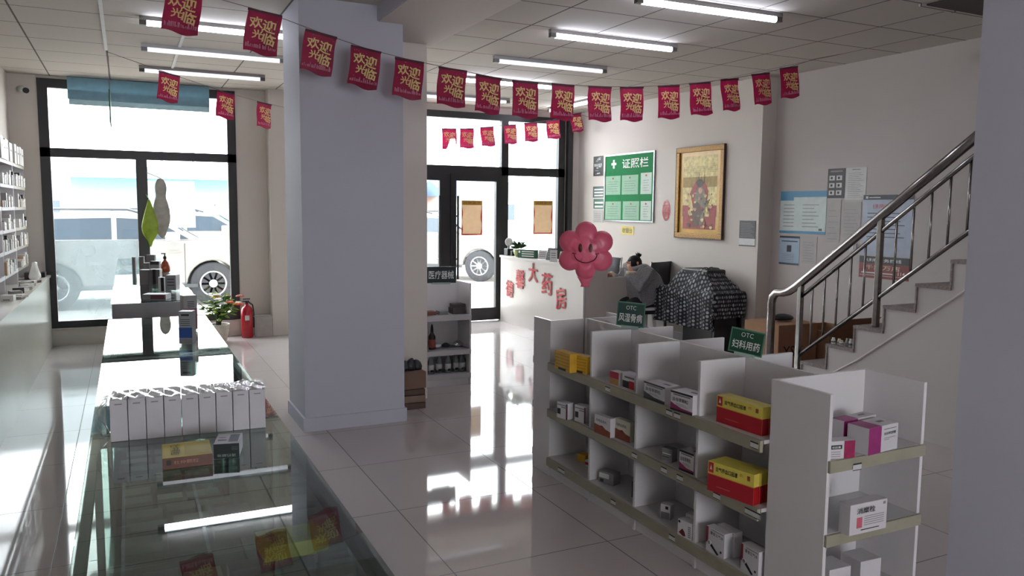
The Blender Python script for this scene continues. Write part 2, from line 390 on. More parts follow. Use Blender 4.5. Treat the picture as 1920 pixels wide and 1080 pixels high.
def bunting(pix, yf, where, group, k0=0):
    pts = []
    for i, (px, py) in enumerate(pix):
        y = yf(i); p = at_y(px, py, y); pts.append(p)
        o = flag_mesh('bunting_flag', i * 1.7 + k0, torn=(where.startswith('short') and i == 0)).build('bunting_flag')
        o.location = p; a, c = pix[max(i - 1, 0)], pix[min(i + 1, len(pix) - 1)]
        A, C = at_y(*a, yf(max(i - 1, 0))), at_y(*c, yf(min(i + 1, len(pix) - 1)))
        o.rotation_euler = (random.uniform(-.05, .1), math.atan2(-(C.z - A.z), (C - A).to_2d().length) * .7, math.atan2(C.y - A.y, C.x - A.x) + random.uniform(-.12, .12))
        extra = ', torn at the bottom' if (where.startswith('short') and i == 0) else ''
        tag(o, 'red welcome flag, %s from the left on the %s%s' % (ORD[i], where, extra), 'bunting flag', group)
    return pts
tops = [(345, -20), (497, 22), (603, 62), (687, 91), (768, 112), (849, 129), (917, 143), (985, 153), (1056, 158), (1125, 162), (1185, 163), (1254, 160), (1312, 155), (1368, 148), (1426, 138), (1479, 126)]
pp = bunting(tops, lambda i: 5.25, 'long near string', 'flags on the long near string')
string([(-.5, 5.25, 3.02)] + pp + [at_y(1530, 110, 5.25), (5.85, 5.25, 3.02)], 'long thin string carrying the near bunting across the room')
pl = bunting([(318, 138), (423, 173), (496, 193), (556, 207)], lambda i: 8.2 + .32 * i, 'far string left of the pillar', 'flags left of the pillar', 31)
pr = bunting([(842, 241), (875, 241), (913, 238), (956, 234), (995, 230), (1036, 225), (1079, 213)], lambda i: 9.95, 'short far string', 'flags in front of the entrance', 50)
string([at_z(200, 97, 3.02)] + pl + [(2.4, 9.6, 2.45)] + pr + [(6.1, 10.0, 2.95)], 'thin string carrying the far bunting along the shop front')

# ------------------------------------------------------------------ glass counters
M_cbase = mat('counter_base', (150, 150, 152), .25)
def case(y0, y1, x0, x1, top, label, far=False):
    t = thing('display_counter', label, 'counter', ((x0 + x1) / 2, (y0 + y1) / 2, 0), group='glass display counters'); hx = (x1 - x0) / 2; hy = (y1 - y0) / 2
    MB().box(-hx + .01, -hy + .005, 0, hx - .01, hy - .005, .3, M_cbase).build('base', t)
    MB().box(-hx, -hy + .002, top - .008, hx, hy - .002, top, M_top).build('glass_top', t)
    f = MB(); q = .022
    for sx in (-1, 1):
        for sy in (-1, 1): f.box(sx * hx - sx * .004, sy * hy - sy * .004, .3, sx * (hx - q), sy * (hy - q), top - .009, M_alu)
        f.box(sx * (hx - .004), -hy + q, .3, sx * (hx - q), hy - q, .325, M_alu); f.box(sx * (hx - .004), -hy + q, top - .034, sx * (hx - q), hy - q, top - .009, M_alu)
    for sy in (-1, 1): f.box(-hx + q, sy * (hy - .004), top - .034, hx - q, sy * (hy - q), top - .009, M_alu)
    f.build('frame', t)
    if far:
        MB().box(-hx + .004, -hy + .001, top - .12, hx - .004, -hy + .004, top - .009, mat('counter_panel', (140, 138, 142), .4)).build('end_panel', t)
    MB().box(-hx + q, -hy + .008, .3, hx - q, -hy + .013, top - .034, M_side).box(hx - .014, -hy + q, .325, hx - .009, hy - q, top - .034, M_side).build('side_glass', t)
    MB().box(-hx + .03, -hy + .03, .62, hx - .03, hy - .03, .628, M_side).build('glass_shelf', t)
    return t
case(1.0, 2.298, -.105, .375, 1.0, 'glass display counter closest to the camera, at the bottom of the photo')
case(2.302, 3.47, -.105, .375, 1.0, 'glass display counter second from the camera, under the wrapped white cartons')
case(3.474, 4.65, -.105, .375, 1.0, 'glass display counter in the middle of the row, with two tall cartons on it')
case(5.45, 6.978, -.105, .375, 1.0, 'glass display counter beyond the gap, nearest of the far three, with grey boxes', True)
case(6.982, 8.508, -.105, .375, 1.0, 'glass display counter in the middle of the far three')
case(8.512, 10.04, -.105, .375, 1.0, 'glass display counter closest to the left window')

# ------------------------------------------------------------------ cartons
def carton(label, a, b, h, d, m, group=None, deco=None, name='medicine_box', cat='medicine box', bev=.0012, side=None):
    """a, b: the front bottom corners, left to right as seen; depth d goes away from the viewer"""
    a, b = Vector(a), Vector(b); b.z = a.z; u = (b - a); w_ = u.length; rz = math.atan2(u.y, u.x)
    M = MB().box(-w_ / 2, 0, 0, w_ / 2, d, h, m, bev=bev)
    if deco: deco(M, w_, h, d)
    o = M.build(name); o.location = (a + b) / 2; o.rotation_euler = (0, 0, rz)
    return tag(o, label, cat, group)
X_, Z_ = Vector((1, 0, 0)), Vector((0, 0, 1)); LF = Vector((0, -.0003, 0))
def fr(M, w_, h, x0, z0, x1, z1, m, k=1):   # print on the front, fractions of the face
    M.quad((((x0 + x1) / 2 - .5) * w_, -.0003 * k, (z0 + z1) / 2 * h), X_, Z_, abs(x1 - x0) * w_, abs(z1 - z0) * h, m)
def ft(M, w_, h, t, x, z, th, m, tw=None, rot=0, bold=0.01): M.text(t, ((x - .5) * w_, -.0008, z * h), X_, Z_, th * h, m, w=tw * w_ if tw else None, bold=bold, rot=rot)
def tp(M, w_, d, h, x0, y0, x1, y1, m): M.quad((((x0 + x1) / 2 - .5) * w_, (y0 + y1) / 2 * d, h + .0003), X_, (0, 1, 0), (x1 - x0) * w_, (y1 - y0) * d, m)
M_yel = mat('box_yellow', (214, 196, 84), .4); M_pur = mat('box_purple', (150, 44, 112), .4, var=.2, scale=18); M_crm = mat('box_cream', (196, 192, 176), .5)
M_bxw = mat('box_white', (206, 202, 206), .4, var=.02); M_gry = mat('box_grey', (128, 126, 128), .45); M_brn = mat('box_brown', (128, 62, 38), .5, var=.25, scale=30); M_pkt = mat('print_grey', (120, 116, 120), .5)
def shelf_box(pa, pb, ptop, z, d, label, m=M_bxw, deco=None, back=0.0, group=None, hmax=None):
    a = at_z(pa[0], pa[1], z); b = at_z(pb[0], pb[1], z); h = h_over(ptop[0], ptop[1], a) - z
    if hmax: h = min(h, hmax)
    return carton(label, a + Vector((0, 0, .0005)), b, h, d, m, group, deco)

# wrapped white cartons on the counter joint
wr = thing('wrapped_carton_bundle', 'row of white cartons shrink-wrapped together on the glass counter', 'carton bundle', (.155, 2.48, 1.0005), 0)
wa = at_z(207, 830, 1.0); wb = at_z(499, 802, 1.0); wlen = (wb - wa).length; step = wlen / 9
wr.location = (wa + wb) / 2 + Vector((0, 0, .0005)); wr.rotation_euler = (0, 0, math.atan2(wb.y - wa.y, wb.x - wa.x))
wh = h_over(206, 752, wa) - 1.0
for k in range(9):
    x = -wlen / 2 + k * step
    MB().box(x + .0008, 0, 0, x + step - .0008, .12, wh, mat('carton_plain', (176, 173, 178), .5), bev=.0015).quad((x + step / 2, -.0002, wh * .9), X_, Z_, step * .4, .003, M_pkt).build('carton', wr)
fb = MB(); nx, ny = 44, 10; fv = []; rnd = random.Random(3)
for j in range(ny + 1):
    for i in range(nx + 1):
        u, v = i / nx, j / ny
        x = -wlen / 2 - .035 + u * (wlen + .037); over = max(0, (-wlen / 2 - x)) / .035
        fv.append((x, -.002 + v * .126, wh + .003 + .0035 * math.sin(x * 170 + v * 9 + rnd.uniform(-.6, .6)) - over * .03 * (1 + math.sin(v * 9) * .4)))
fb.add(fv, [(j * (nx + 1) + i, j * (nx + 1) + i + 1, (j + 1) * (nx + 1) + i + 1, (j + 1) * (nx + 1) + i) for j in range(ny) for i in range(nx)], M_film, True)
fv2 = []
for j in range(9):
    for i in range(9):
        u, v = i / 8, j / 8; fv2.append((-wlen / 2 - .004 - .03 * math.sin(v * 3.1) * (.6 + .4 * math.sin(u * 8)) - rnd.uniform(0, .006), u * .12, v * wh))
fb.add(fv2, [(j * 9 + i, j * 9 + i + 1, (j + 1) * 9 + i + 1, (j + 1) * 9 + i) for j in range(8) for i in range(8)], M_film, True)
fb.build('plastic_wrap', wr)
def d_yel(M, w_, h, d):
    fr(M, w_, h, 0, 0, 1, 1, mat('carton_orange_brown', (84, 46, 32), .4)); fr(M, w_, h, .08, .35, .17, .8, M_ink, 2); ft(M, w_, h, '杜仲颗粒', .47, .55, .34, mat('faint_print', (150, 104, 84), .5), tw=.5)
    M.text('杜仲颗粒', ((.27 - .5) * w_, d * .5, h + .0004), (0, -1, 0), X_, .022, mat('olive_print', (90, 84, 30), .5), w=d * .7)
    tp(M, w_, d, h, .45, .1, .97, .9, mat('carton_pale_yellow', (200, 188, 92), .4))
def d_blk(M, w_, h, d):
    fr(M, w_, h, 0, 0, 1, 1, mat('carton_near_black', (26, 36, 38), .35)); ft(M, w_, h, '清热解毒', .5, .2, .2, mat('grey_green_print', (120, 134, 126), .5), tw=.75, rot=PI)
    for z in (.55, .65, .75): fr(M, w_, h, .7, z, .95, z + .02, M_pkt, 2)
    tp(M, w_, d, h, .55, .15, .92, .85, mat('carton_slate', (60, 74, 92), .4)); tp(M, w_, d, h, .1, .3, .45, .4, M_pkt); tp(M, w_, d, h, .1, .55, .4, .62, M_pkt)
a = at_z(305, 882, 1.0); b = at_z(399, 871, 1.0)
carton('yellow medicine carton with an orange-brown front, lying on the nearest counter', a + Vector((0, 0, .001)), b, h_over(305, 861, a) - 1, .12, mat('carton_yellow', (206, 190, 50), .35, var=.12), deco=d_yel)
a = at_z(401, 861, 1.0); b = at_z(449, 858, 1.0)
carton('small carton with white top and blackish green front beside the yellow carton', a + Vector((0, 0, .001)), b, h_over(401, 834, a) - 1, .09, mat('carton_pale', (178, 182, 192), .35), deco=d_blk)
def d_tall(M, w_, h, d): fr(M, w_, h, 0, .0, 1, .16, M_pkt); fr(M, w_, h, 0, .18, 1, .5, mat('print_blue', (38, 70, 136), .4)); fr(M, w_, h, .2, .86, .8, .92, M_ink); [fr(M, w_, h, .15, .56 + k * .06, .85, .575 + k * .06, M_ink) for k in range(4)]
def d_tall2(M, w_, h, d): fr(M, w_, h, 0, 0, 1, .62, mat('print_wine', (110, 34, 56), .4)); [fr(M, w_, h, .3, .66 + k * .05, .8, .68 + k * .05, M_ink) for k in range(4)]
a = at_z(336, 645, 1.0); b = at_z(361, 645, 1.0); carton('tall slim grey carton with a blue band on the middle counter', a + Z_ * .001, b, h_over(348, 584, a) - 1, .05, mat('carton_dull', (140, 142, 146), .4), deco=d_tall)
a = at_z(345, 619, 1.0); b = at_z(371, 617, 1.0); carton('tall slim carton with wine red lower half behind the blue-banded one', a + Z_ * .001, b, h_over(355, 555, a) - 1, .06, mat('carton_dull2', (128, 126, 128), .4), deco=d_tall2)
# things inside the nearest counters
rnd = random.Random(12)
tnt = [(120, 108, 104), (126, 122, 128), (150, 148, 120), (130, 120, 140), (150, 150, 148), (108, 84, 90)]
k = 0
for (x0, x1, y0, y1, z) in ((.0, .33, 1.08, 2.2, .629), (-.05, .33, 2.36, 3.4, .629), (-.06, .34, 1.1, 2.2, .3005)):
    y = y0
    while y < y1 - .08:
        x = x0 + rnd.uniform(0, .03)
        while x < x1 - .06:
            w_ = rnd.uniform(.07, .11); d = rnd.uniform(.05, .075)
            if x + w_ > x1: break
            c = (214, 206, 90) if (z > .6 and x > .12 and y < 1.7) else tnt[k % 6]; k += 1
            carton('%s medicine carton lying inside the glass counter' % ('yellow' if c[0] > 190 else 'dull coloured'), (x, y, z), (x + w_, y + rnd.uniform(-.004, .004), z), rnd.uniform(.02, .04), d, mat('in_%d_%d' % (c[0], c[1]), c, .4), group='yellow cartons inside the glass counters' if c[0] > 190 else 'dull cartons inside the glass counters')
            x += w_ + .015
        y += .11
a = at_z(497, 1078, .64); a.z = .672
carton('olive yellow large carton in the nearest counter, at the bottom edge of the photo', a, a + Vector((.17, .012, 0)), .04, .12, mat('carton_olive_yellow', (206, 196, 70), .4), deco=lambda M, w_, h, d: M.text('杜仲颗粒', ((.2 - .5) * w_, d * .5, h + .0004), (0, -1, 0), X_, .022, mat('olive_print', (90, 84, 30), .5), w=d * .7))
a = at_z(425, 1092, .75); a.z = .75

# things on the far counters
Zt = 1.0005
M_db = mat('box_dark_shade', (112, 108, 108), .35, var=.2)
def onfar(pa, pb, pt, d, label, m=M_db, deco=None):
    a = at_z(pa[0], pa[1], Zt); b = at_z(pb[0], pb[1], Zt); carton(label, a, b, h_over(pt[0], pt[1], a) - Zt, d, m, deco=deco)
onfar((267, 562), (311, 562), (267, 552), .1, 'flat grey and dark red carton at the near end of the far counter', M_gry, lambda M, w_, h, d: fr(M, w_, h, .35, .1, .95, .9, mat('print_plum', (96, 50, 66), .4)))
onfar((297, 547), (308, 547), (297, 520), .03, 'slim upright carton with dark stripe on the far counter', M_bxw, lambda M, w_, h, d: fr(M, w_, h, .45, .02, 1, .98, M_ink))
onfar((311, 544), (330, 544), (311, 516), .09, 'square grey carton on the far counter beside the slim upright one', M_gry, lambda M, w_, h, d: [fr(M, w_, h, .15, .3 + .2 * k, .85, .36 + .2 * k, M_ink) for k in range(3)])
onfar((262, 533), (279, 533), (262, 506), .06, 'grey carton on the far counter, left of the black-striped one')
onfar((281, 533), (300, 533), (281, 505), .06, 'grey carton with a black stripe on the far counter', M_db, lambda M, w_, h, d: fr(M, w_, h, .3, 0, .6, 1, M_ink))
onfar((269, 515), (280, 515), (269, 493), .05, 'small dark carton behind the grey cartons on the far counter')
onfar((282, 515), (299, 515), (282, 490), .05, 'dark topped carton behind the black-striped one on the far counter', M_gry, lambda M, w_, h, d: fr(M, w_, h, 0, .75, 1, 1, M_ink))
onfar((261, 503), (270, 503), (261, 481), .03, 'small white capped carton on the far counter')
onfar((248, 508), (254, 508), (248, 482), .03, 'thin grey carton standing at the left edge of the far counter')
onfar((274, 494), (290, 494), (274, 478), .05, 'farthest dark carton on the far counter, near the window')
M_amber = mat('bottle_orange', (156, 68, 40), .2)
p = at_z(310, 511, Zt)
t = thing('spray_bottle', 'orange-red round bottle with pump on the far counter', 'bottle', p)
MB().lathe((0, 0, 0), [(.03, 0), (.042, .01), (.044, .05), (.03, .09), (.012, .11), (.011, .125)], M_amber).build('bottle_body', t)
MB().lathe((0, 0, .125), [(.014, 0), (.014, .02), (.006, .025), (.006, .05)], M_black, 12).box(-.03, -.006, .168, .008, .006, .178, M_black).build('pump', t)

# ------------------------------------------------------------------ shelving units with dividers
LV = (.12, .42, .70)
def labelcard(t, c, u):
    MB().quad(c, u, Z_, .045, .028, M_paper, .001).quad(c + Z_ * .011, u, Z_, .045, .006, M_ink, .0014).quad(c - Z_ * .012, u, Z_, .045, .003, M_ink, .0014).build('price_label', t)
def open_unit(name, label, x0, x1, yf, yb, H, cat='display shelf', bands=LV, rail=None):
    """unit open towards the camera side (front at yf, back panel at yb)"""
    s = 1 if yb > yf else -1
    t = thing(name, label, cat, ((x0 + x1) / 2, yf, 0)); hx = (x1 - x0) / 2; D = yb - yf
    for q in (-1, 1): MB().box(q * hx, 0, 0, q * (hx - .016), D, H, M_white).build('side_panel', t)
    MB().box(-hx + .016, D - s * .014, 0, hx - .016, D, H, M_white).build('back_panel', t)
    for z in bands:
        sh = MB().box(-hx + .016, 0, z - .016, hx - .016, D - s * .014, z, M_shelf).build('shelf_board', t)
        MB().box(-hx + .002, -s * .012, z - .045, hx - .002, 0, z - .001, rail or M_rail).build('price_rail', sh)
    MB().box(-hx + .016, s * .02, 0, hx - .016, s * .03, bands[0] - .045, M_white).build('plinth', t)
    return t
GX0, GX1, GXM = 2.24, 2.78, 2.50; GH = .945
near = open_unit('end_display_shelf', 'white end shelf unit facing the camera, with pink medicine boxes', GX0 + .02, GX1, 2.0, 2.288, GH)
open_unit('end_display_shelf', 'white end shelf unit at the far end, turned to the entrance', GX0, GX1, 4.27, 4.058, GH)
g = thing('gondola_shelf', 'long white gondola shelf with square bays along the aisle', 'display shelf', (GXM, 3.17, 0))
def gb(x0, y0, z0, x1, y1, z1, m, name, par=None): return MB().box(x0 - GXM, y0 - 3.17, z0, x1 - GXM, y1 - 3.17, z1, m).build(name, par or g)
gb(GXM - .008, 2.292, 0, GXM + .008, 4.054, GH, M_white, 'back_panel')
dv = [2.30, 2.70, 3.17, 3.60, 4.046]
for y in dv[1:-1]:
    gb(GX0, y - .008, 0, GXM - .008, y + .008, GH, M_white, 'divider'); gb(GXM + .008, y - .008, 0, GX1, y + .008, GH, M_white, 'divider')
for z in LV:
    s_ = gb(GX0 - .005, 2.292, z - .016, GXM - .008, 4.054, z - .0002, M_shelf, 'shelf_board')
    gb(GX0 - .022, 2.296, z - .05, GX0 - .006, 4.05, z - .002, M_rail, 'price_rail', s_).location
    gb(GXM + .008, 2.292, z - .016, GX1, 4.054, z - .0002, M_shelf, 'shelf_board')
gb(GX0 + .01, 2.292, 0, GX0 + .022, 4.054, .07, M_white, 'plinth')
for (px, py) in ((1415, 829), (1345, 905), (1405, 940), (1420, 936), (1245, 884), (1275, 895), (1190, 850), (1255, 770), (1270, 776), (1140, 720), (1150, 940), (1260, 1010), (1050, 875), (1055, 880)):
    p = at_x(px, py, GX0 - .0235); z = min(LV, key=lambda q: abs(q - .026 - p.z)) - .026
    labelcard(g, Vector((p.x - GXM, p.y - 3.17, z)), Vector((0, -1, 0)))
labelcard(near, at_y(1607, 875, 1.9855) * 1 - near.location, X_)
open_unit('end_display_shelf', 'white shelf unit with medical supplies standing behind the pillar', 2.25, 2.79, 6.55, 6.85, .93, bands=(.11, .33, .645), rail=M_shelf)

# products on the gondola
def d_ylg(M, w_, h, d):
    for k in range(5): fr(M, w_, h, .05, .12 + k * .17, .95, .16 + k * .17, mat('print_orange', (170, 120, 30), .5))
    fr(M, w_, h, .25, .02, .75, .14, M_ink, 2)
M_gol = mat('box_gold', (206, 160, 44), .4, var=.15)
for pa, pb, pt, n in (((1040, 690), (1068, 700), (1040, 656), 'left'), ((1070, 696), (1100, 703), (1070, 664), 'right')):
    shelf_box(pa, pb, pt, LV[2], .06, 'stack of golden yellow medicine boxes on the farthest top bay, %s one' % n, M_gol, d_ylg)
def d_rw(M, w_, h, d): fr(M, w_, h, 0, 0, 1, .5, mat('print_tan', (170, 130, 80), .5)); fr(M, w_, h, 0, .5, 1, 1, mat('print_rose', (170, 46, 70), .4))
shelf_box((1143, 719), (1160, 724), (1143, 695), LV[2], .05, 'small rose and tan medicine box in the second top bay', M_bxw, d_rw)
def d_rb(M, w_, h, d): fr(M, w_, h, .05, .05, .62, .5, M_ink); fr(M, w_, h, .55, .05, .95, .55, M_red, 2); fr(M, w_, h, .2, .68, .95, .8, M_pkt)
shelf_box((1166, 726), (1190, 734), (1167, 697), LV[2], .05, 'white medicine box with red and black print in the second top bay', M_bxw, d_rb)
def d_ymc(band):
    def f(M, w_, h, d):
        fr(M, w_, h, 0, .9, 1, 1, M_ink); fr(M, w_, h, .12, .8, .9, .87, M_pkt); ft(M, w_, h, '益母草颗粒', .45, .6, .2, M_ink, tw=.72)
        M.prism([(-w_ / 2, 0), (w_ / 2, 0), (w_ / 2, h * .16), (0, h * .2), (-w_ / 2 + w_ * .15, h * .34), (-w_ / 2, h * .42)], (0, -.0003, 0), X_, Z_, (0, -1, 0), .0004, band); fr(M, w_, h, 0, 0, 1, .1, M_ink, 4)
        for k in range(3): fr(M, w_, h, .25, .4 - k * .05, .62 + k * .08, .415 - k * .05, M_pkt, 3)
        tp(M, w_, d, h, .6, .4, .9, .6, M_pkt)
    return f
M_gb = mat('print_charcoal', (70, 66, 70), .5); M_mg = mat('print_magenta', (146, 40, 92), .45)
shelf_box((1207, 745), (1246, 759), (1207, 714), LV[2], .09, 'white medicine box with black band in the third top bay, left one', M_bxw, d_ymc(M_gb))
shelf_box((1257, 767), (1298, 780), (1258, 731), LV[2], .09, 'white medicine box with magenta band in the third top bay, right one', M_bxw, d_ymc(M_mg))
a = Vector((2.44, 2.83, LV[2] + .0005)); carton('cream medicine box standing behind the magenta-banded one', a, (2.455, 2.74, 0), .075, .03, M_crm, deco=lambda M, w_, h, d: (ft(M, w_, h, '益母丸', .6, .5, .2, M_ink, tw=.6), fr(M, w_, h, .1, .2, .35, .4, M_ink)))
def d_red(M, w_, h, d):
    fr(M, w_, h, 0, 0, 1, .58, mat('box_deep_red', (168, 22, 36), .35)); fr(M, w_, h, 0, .57, 1, .6, mat('print_amber', (214, 150, 60), .4), 2)
    fr(M, w_, h, .02, .63, .13, .97, M_red, 2); M.prism([(-w_ / 2 + .05 * w_, h * .73), (-w_ / 2 + .1 * w_, h * .73), (-w_ / 2 + .075 * w_, h * .9)], (0, -.001, 0), X_, Z_, (0, -1, 0), .0004, M_paper)
    ft(M, w_, h, '益气养血口服液', .42, .8, .16, M_ink, tw=.48); ft(M, w_, h, 'OTC', .74, .85, .09, M_red, tw=.07); fr(M, w_, h, .86, .75, .92, .9, mat('print_rust', (150, 70, 30), .5), 2)
    fr(M, w_, h, .2, .2, .5, .22, mat('print_pinkish', (200, 110, 110), .5), 2)
    for z0 in (0,): M.add([(w_ / 2 + .0004, 0, 0), (w_ / 2 + .0004, d, 0), (w_ / 2 + .0004, d, h * .58), (w_ / 2 + .0004, 0, h * .58)], [(0, 1, 2, 3)], mat('box_deep_red', (168, 22, 36)))
for pa, pb, pt, z, nm in (((1343, 790), (1428, 818), (1344, 740), LV[2], 'top'), ((1326, 918), (1412, 949), (1327, 863), LV[1], 'middle')):
    a = at_z(*pa, z); b = at_z(*pb, z); h = h_over(*pt, a) - z; u = (b - a).normalized(); nn = Vector((-u.y, u.x, 0))
    for k in range(2 if nm == 'top' else 3):
        o_ = nn * .036 * k + u * .003 * k
        carton('yellow and red oral liquid box, %s shelf of nearest bay, %s' % (nm, ('frontmost', 'second from the front', 'rearmost')[k]), a + o_ + Z_ * .0005, b + o_, h, .035, M_yel, deco=d_red)
def d_wh(M, w_, h, d): fr(M, w_, h, .05, .8, .95, .86, M_pkt); fr(M, w_, h, .05, .25, .35, .6, M_ink); fr(M, w_, h, .4, .68, .95, .74, M_pkt); fr(M, w_, h, .85, 0, 1, .95, mat('print_maroon', (96, 40, 52), .5))
shelf_box((1044, 782), (1064, 788), (1044, 752), LV[1], .05, 'white medicine box with black square in the farthest middle bay, left one', M_bxw, d_wh)
shelf_box((1077, 789), (1098, 795), (1077, 758), LV[1], .05, 'white medicine box with maroon side in the farthest middle bay, right one', M_bxw, d_wh)
def d_bw(M, w_, h, d):
    M.prism([(-w_ / 2, 0), (w_ / 2, 0), (w_ / 2, h * .3), (w_ * .2, h * .36), (0, h * .5), (-w_ * .15, h * .46), (-w_ / 2, h * .5)], (0, -.0003, 0), X_, Z_, (0, -1, 0), .0004, M_brn); ft(M, w_, h, '乌鸡白凤丸', .45, .72, .15, M_ink, tw=.65)
shelf_box((1114, 810), (1144, 822), (1115, 775), LV[1], .035, 'white and brown pill box in the second middle bay, front one', M_bxw, d_bw)
shelf_box((1152, 820), (1181, 831), (1152, 783), LV[1], .035, 'white and dark brown pill box in the second middle bay, right one', M_crm, d_bw)
shelf_box((1240, 862), (1260, 868), (1240, 838), LV[1], .04, 'small grey medicine box in the third middle bay', M_gry, lambda M, w_, h, d: (fr(M, w_, h, .1, .55, .9, .62, M_prt), fr(M, w_, h, .1, .3, .7, .35, M_ink)))
shelf_box((1273, 880), (1300, 891), (1273, 842), LV[1], .07, 'white medicine box with black band beside the small grey one', M_bxw, d_ymc(M_mg))
shelf_box((1082, 863), (1097, 868), (1082, 850), LV[0], .05, 'small yellow box on the lowest shelf of the farthest bay', M_gol)
shelf_box((1097, 874), (1103, 876), (1097, 862), LV[0], .04, 'small white and red box next to the yellow one on the lowest shelf', M_bxw, lambda M, w_, h, d: fr(M, w_, h, 0, .3, 1, .7, M_red))
shelf_box((1122, 903), (1150, 912), (1122, 881), LV[0], .06, 'low grey medicine box on the lowest shelf of the second bay', M_gry, lambda M, w_, h, d: (fr(M, w_, h, .05, .45, .7, .85, M_prt), fr(M, w_, h, .1, .1, .35, .35, M_ink, 2)))
shelf_box((1184, 932), (1191, 935), (1184, 903), LV[0], .03, 'thin dark box at the right edge of the second lowest bay', mat('box_dark', (44, 44, 52), .4))
shelf_box((1238, 972), (1256, 977), (1238, 944), LV[0], .04, 'little white cup-shaped carton in the third lowest bay', M_bxw, lambda M, w_, h, d: (fr(M, w_, h, .05, .05, .95, .5, M_gry), fr(M, w_, h, .5, .7, .8, .9, M_ink)))
def d_rf(M, w_, h, d):
    M.prism([(-w_ * .4, h * .2), (-w_ * .1, h * .05), (w_ * .1, h * .1), (0, h * .35), (-w_ * .15, h * .5)], (0, -.0003, 0), X_, Z_, (0, -1, 0), .0004, mat('print_dark_red', (104, 26, 36), .5)); fr(M, w_, h, .05, .8, .2, .95, M_ink); [fr(M, w_, h, .75, .1 + .12 * k, .95, .17 + .12 * k, M_pkt) for k in range(6)]
shelf_box((1270, 1002), (1296, 1014), (1270, 972), LV[0], .05, 'white medicine box with dark red flower print in the third lowest bay', M_bxw, d_rf)
shelf_box((1285, 992), (1303, 998), (1284, 962), LV[0], .04, 'white box peeking out behind the flower printed one', M_bxw, lambda M, w_, h, d: fr(M, w_, h, .2, .6, .5, .8, M_ink))
def d_hx(M, w_, h, d):
    fr(M, w_, h, 0, .35, .13, 1, mat('print_carmine', (130, 30, 46), .5)); fr(M, w_, h, .3, .92, .95, .94, M_ink); ft(M, w_, h, '藿香正气水', .6, .8, .13, M_ink, tw=.7, rot=-.04)
    M.prism([(-w_ * .45, h * .4), (-w_ * .32, h * .48), (w_ * .22, h * .05), (w_ * .12, 0)], (0, -.0003, 0), X_, Z_, (0, -1, 0), .0004, M_ink)
    M.lathe((0, 0, 0), [(h * .11, 0), (h * .11, .0006)], M_paper, 16, Matrix.Translation((-w_ * .3, -.0008, h * .38)) @ Matrix.Rotation(PI / 2, 4, 'X')); M.lathe((0, 0, 0), [(h * .07, 0), (h * .07, .0009)], M_gry, 16, Matrix.Translation((-w_ * .3, -.001, h * .38)) @ Matrix.Rotation(PI / 2, 4, 'X'))
    M.lathe((0, 0, 0), [(h * .05, 0), (h * .05, .0006)], M_ink, 12, Matrix.Translation((w_ * .33, -.0008, h * .2)) @ Matrix.Rotation(PI / 2, 4, 'X'))
a = at_z(1323, 1030, LV[0]); b = at_z(1357, 1049, LV[0]); h = h_over(1324, 985, a) - LV[0]; u = (b - a).normalized(); nn = Vector((-u.y, u.x, 0))
carton('white and red square medicine box in the nearest lowest bay, front of the pair', a + Z_ * .0005, b, h, .045, M_bxw, deco=d_hx)
carton('white medicine box standing right behind the front one in the nearest lowest bay', a + nn * .048 + u * .01 + Z_ * .0005, b + nn * .048 + u * .01, h, .045, M_bxw, deco=d_hx)
a = at_z(1388, 1066, LV[0]); b = at_z(1421, 1086, LV[0]); h = h_over(1390, 1018, a) - LV[0]
carton('white and red square medicine box at the right end of the lowest shelf', a + Z_ * .0005, b, h, .05, M_bxw, deco=d_hx)
# end unit facing the camera
def d_pk(M, w_, h, d):
    fr(M, w_, h, 0, 0, .42, 1, M_pur); tp(M, w_, d, h, 0, 0, .42, 1, M_pur); fr(M, w_, h, .5, .84, .93, .86, M_ink); ft(M, w_, h, '妇炎康软胶囊', .71, .68, .11, M_ink, tw=.4); fr(M, w_, h, .52, .5, .9, .52, M_pkt); fr(M, w_, h, .52, .44, .7, .46, M_pkt)
    tp(M, w_, d, h, .62, .4, .82, .6, M_pkt)
shelf_box((1627, 855), (1682, 841), (1626, 804), LV[2], .09, 'pink and white medicine box on the end shelf, right one', M_bxw, d_pk)
shelf_box((1580, 841), (1640, 826), (1580, 790), LV[2], .055, 'pink and white medicine box on the end shelf, rear left one', M_bxw, d_pk)
def d_pk2(M, w_, h, d):
    fr(M, w_, h, .62, 0, 1, 1, mat('box_magenta', (150, 30, 80), .4, var=.2, scale=25)); fr(M, w_, h, .1, .55, .55, .78, M_ink); ft(M, w_, h, '软胶囊', .35, .66, .13, M_prt, tw=.3)
    for k in range(3): fr(M, w_, h, .08, .12 + .13 * k, .5, .15 + .13 * k, M_pkt)
shelf_box((1548, 862), (1602, 858), (1548, 829), LV[2], .05, 'flat white box with magenta end at the front of the end shelf', M_bxw, d_pk2)
def d_xms(M, w_, h, d):
    ft(M, w_, h, '消糜栓', .42, .76, .2, M_ink, tw=.5); fr(M, w_, h, .18, .2, .33, .55, mat('print_salmon', (196, 96, 110), .5)); fr(M, w_, h, .88, .84, .95, .93, M_gry)
    for k in range(5): fr(M, w_, h, .38, .26 + .07 * k, .92, .28 + .07 * k, M_pkt)
    fr(M, w_, h, .3, .11, .8, .14, M_ink)
shelf_box((1592, 1006), (1661, 990), (1591, 948), LV[1], .05, 'white suppository box with three large black characters on the middle end shelf', M_bxw, d_xms)
for x, lb in ((2.38, 'left'), (2.55, 'right')):
    carton('white carton on the lowest end shelf, %s of the two' % lb, (x, 2.07, LV[0] + .001), (x + .11, 2.065, 0), .11, .1, M_bxw)

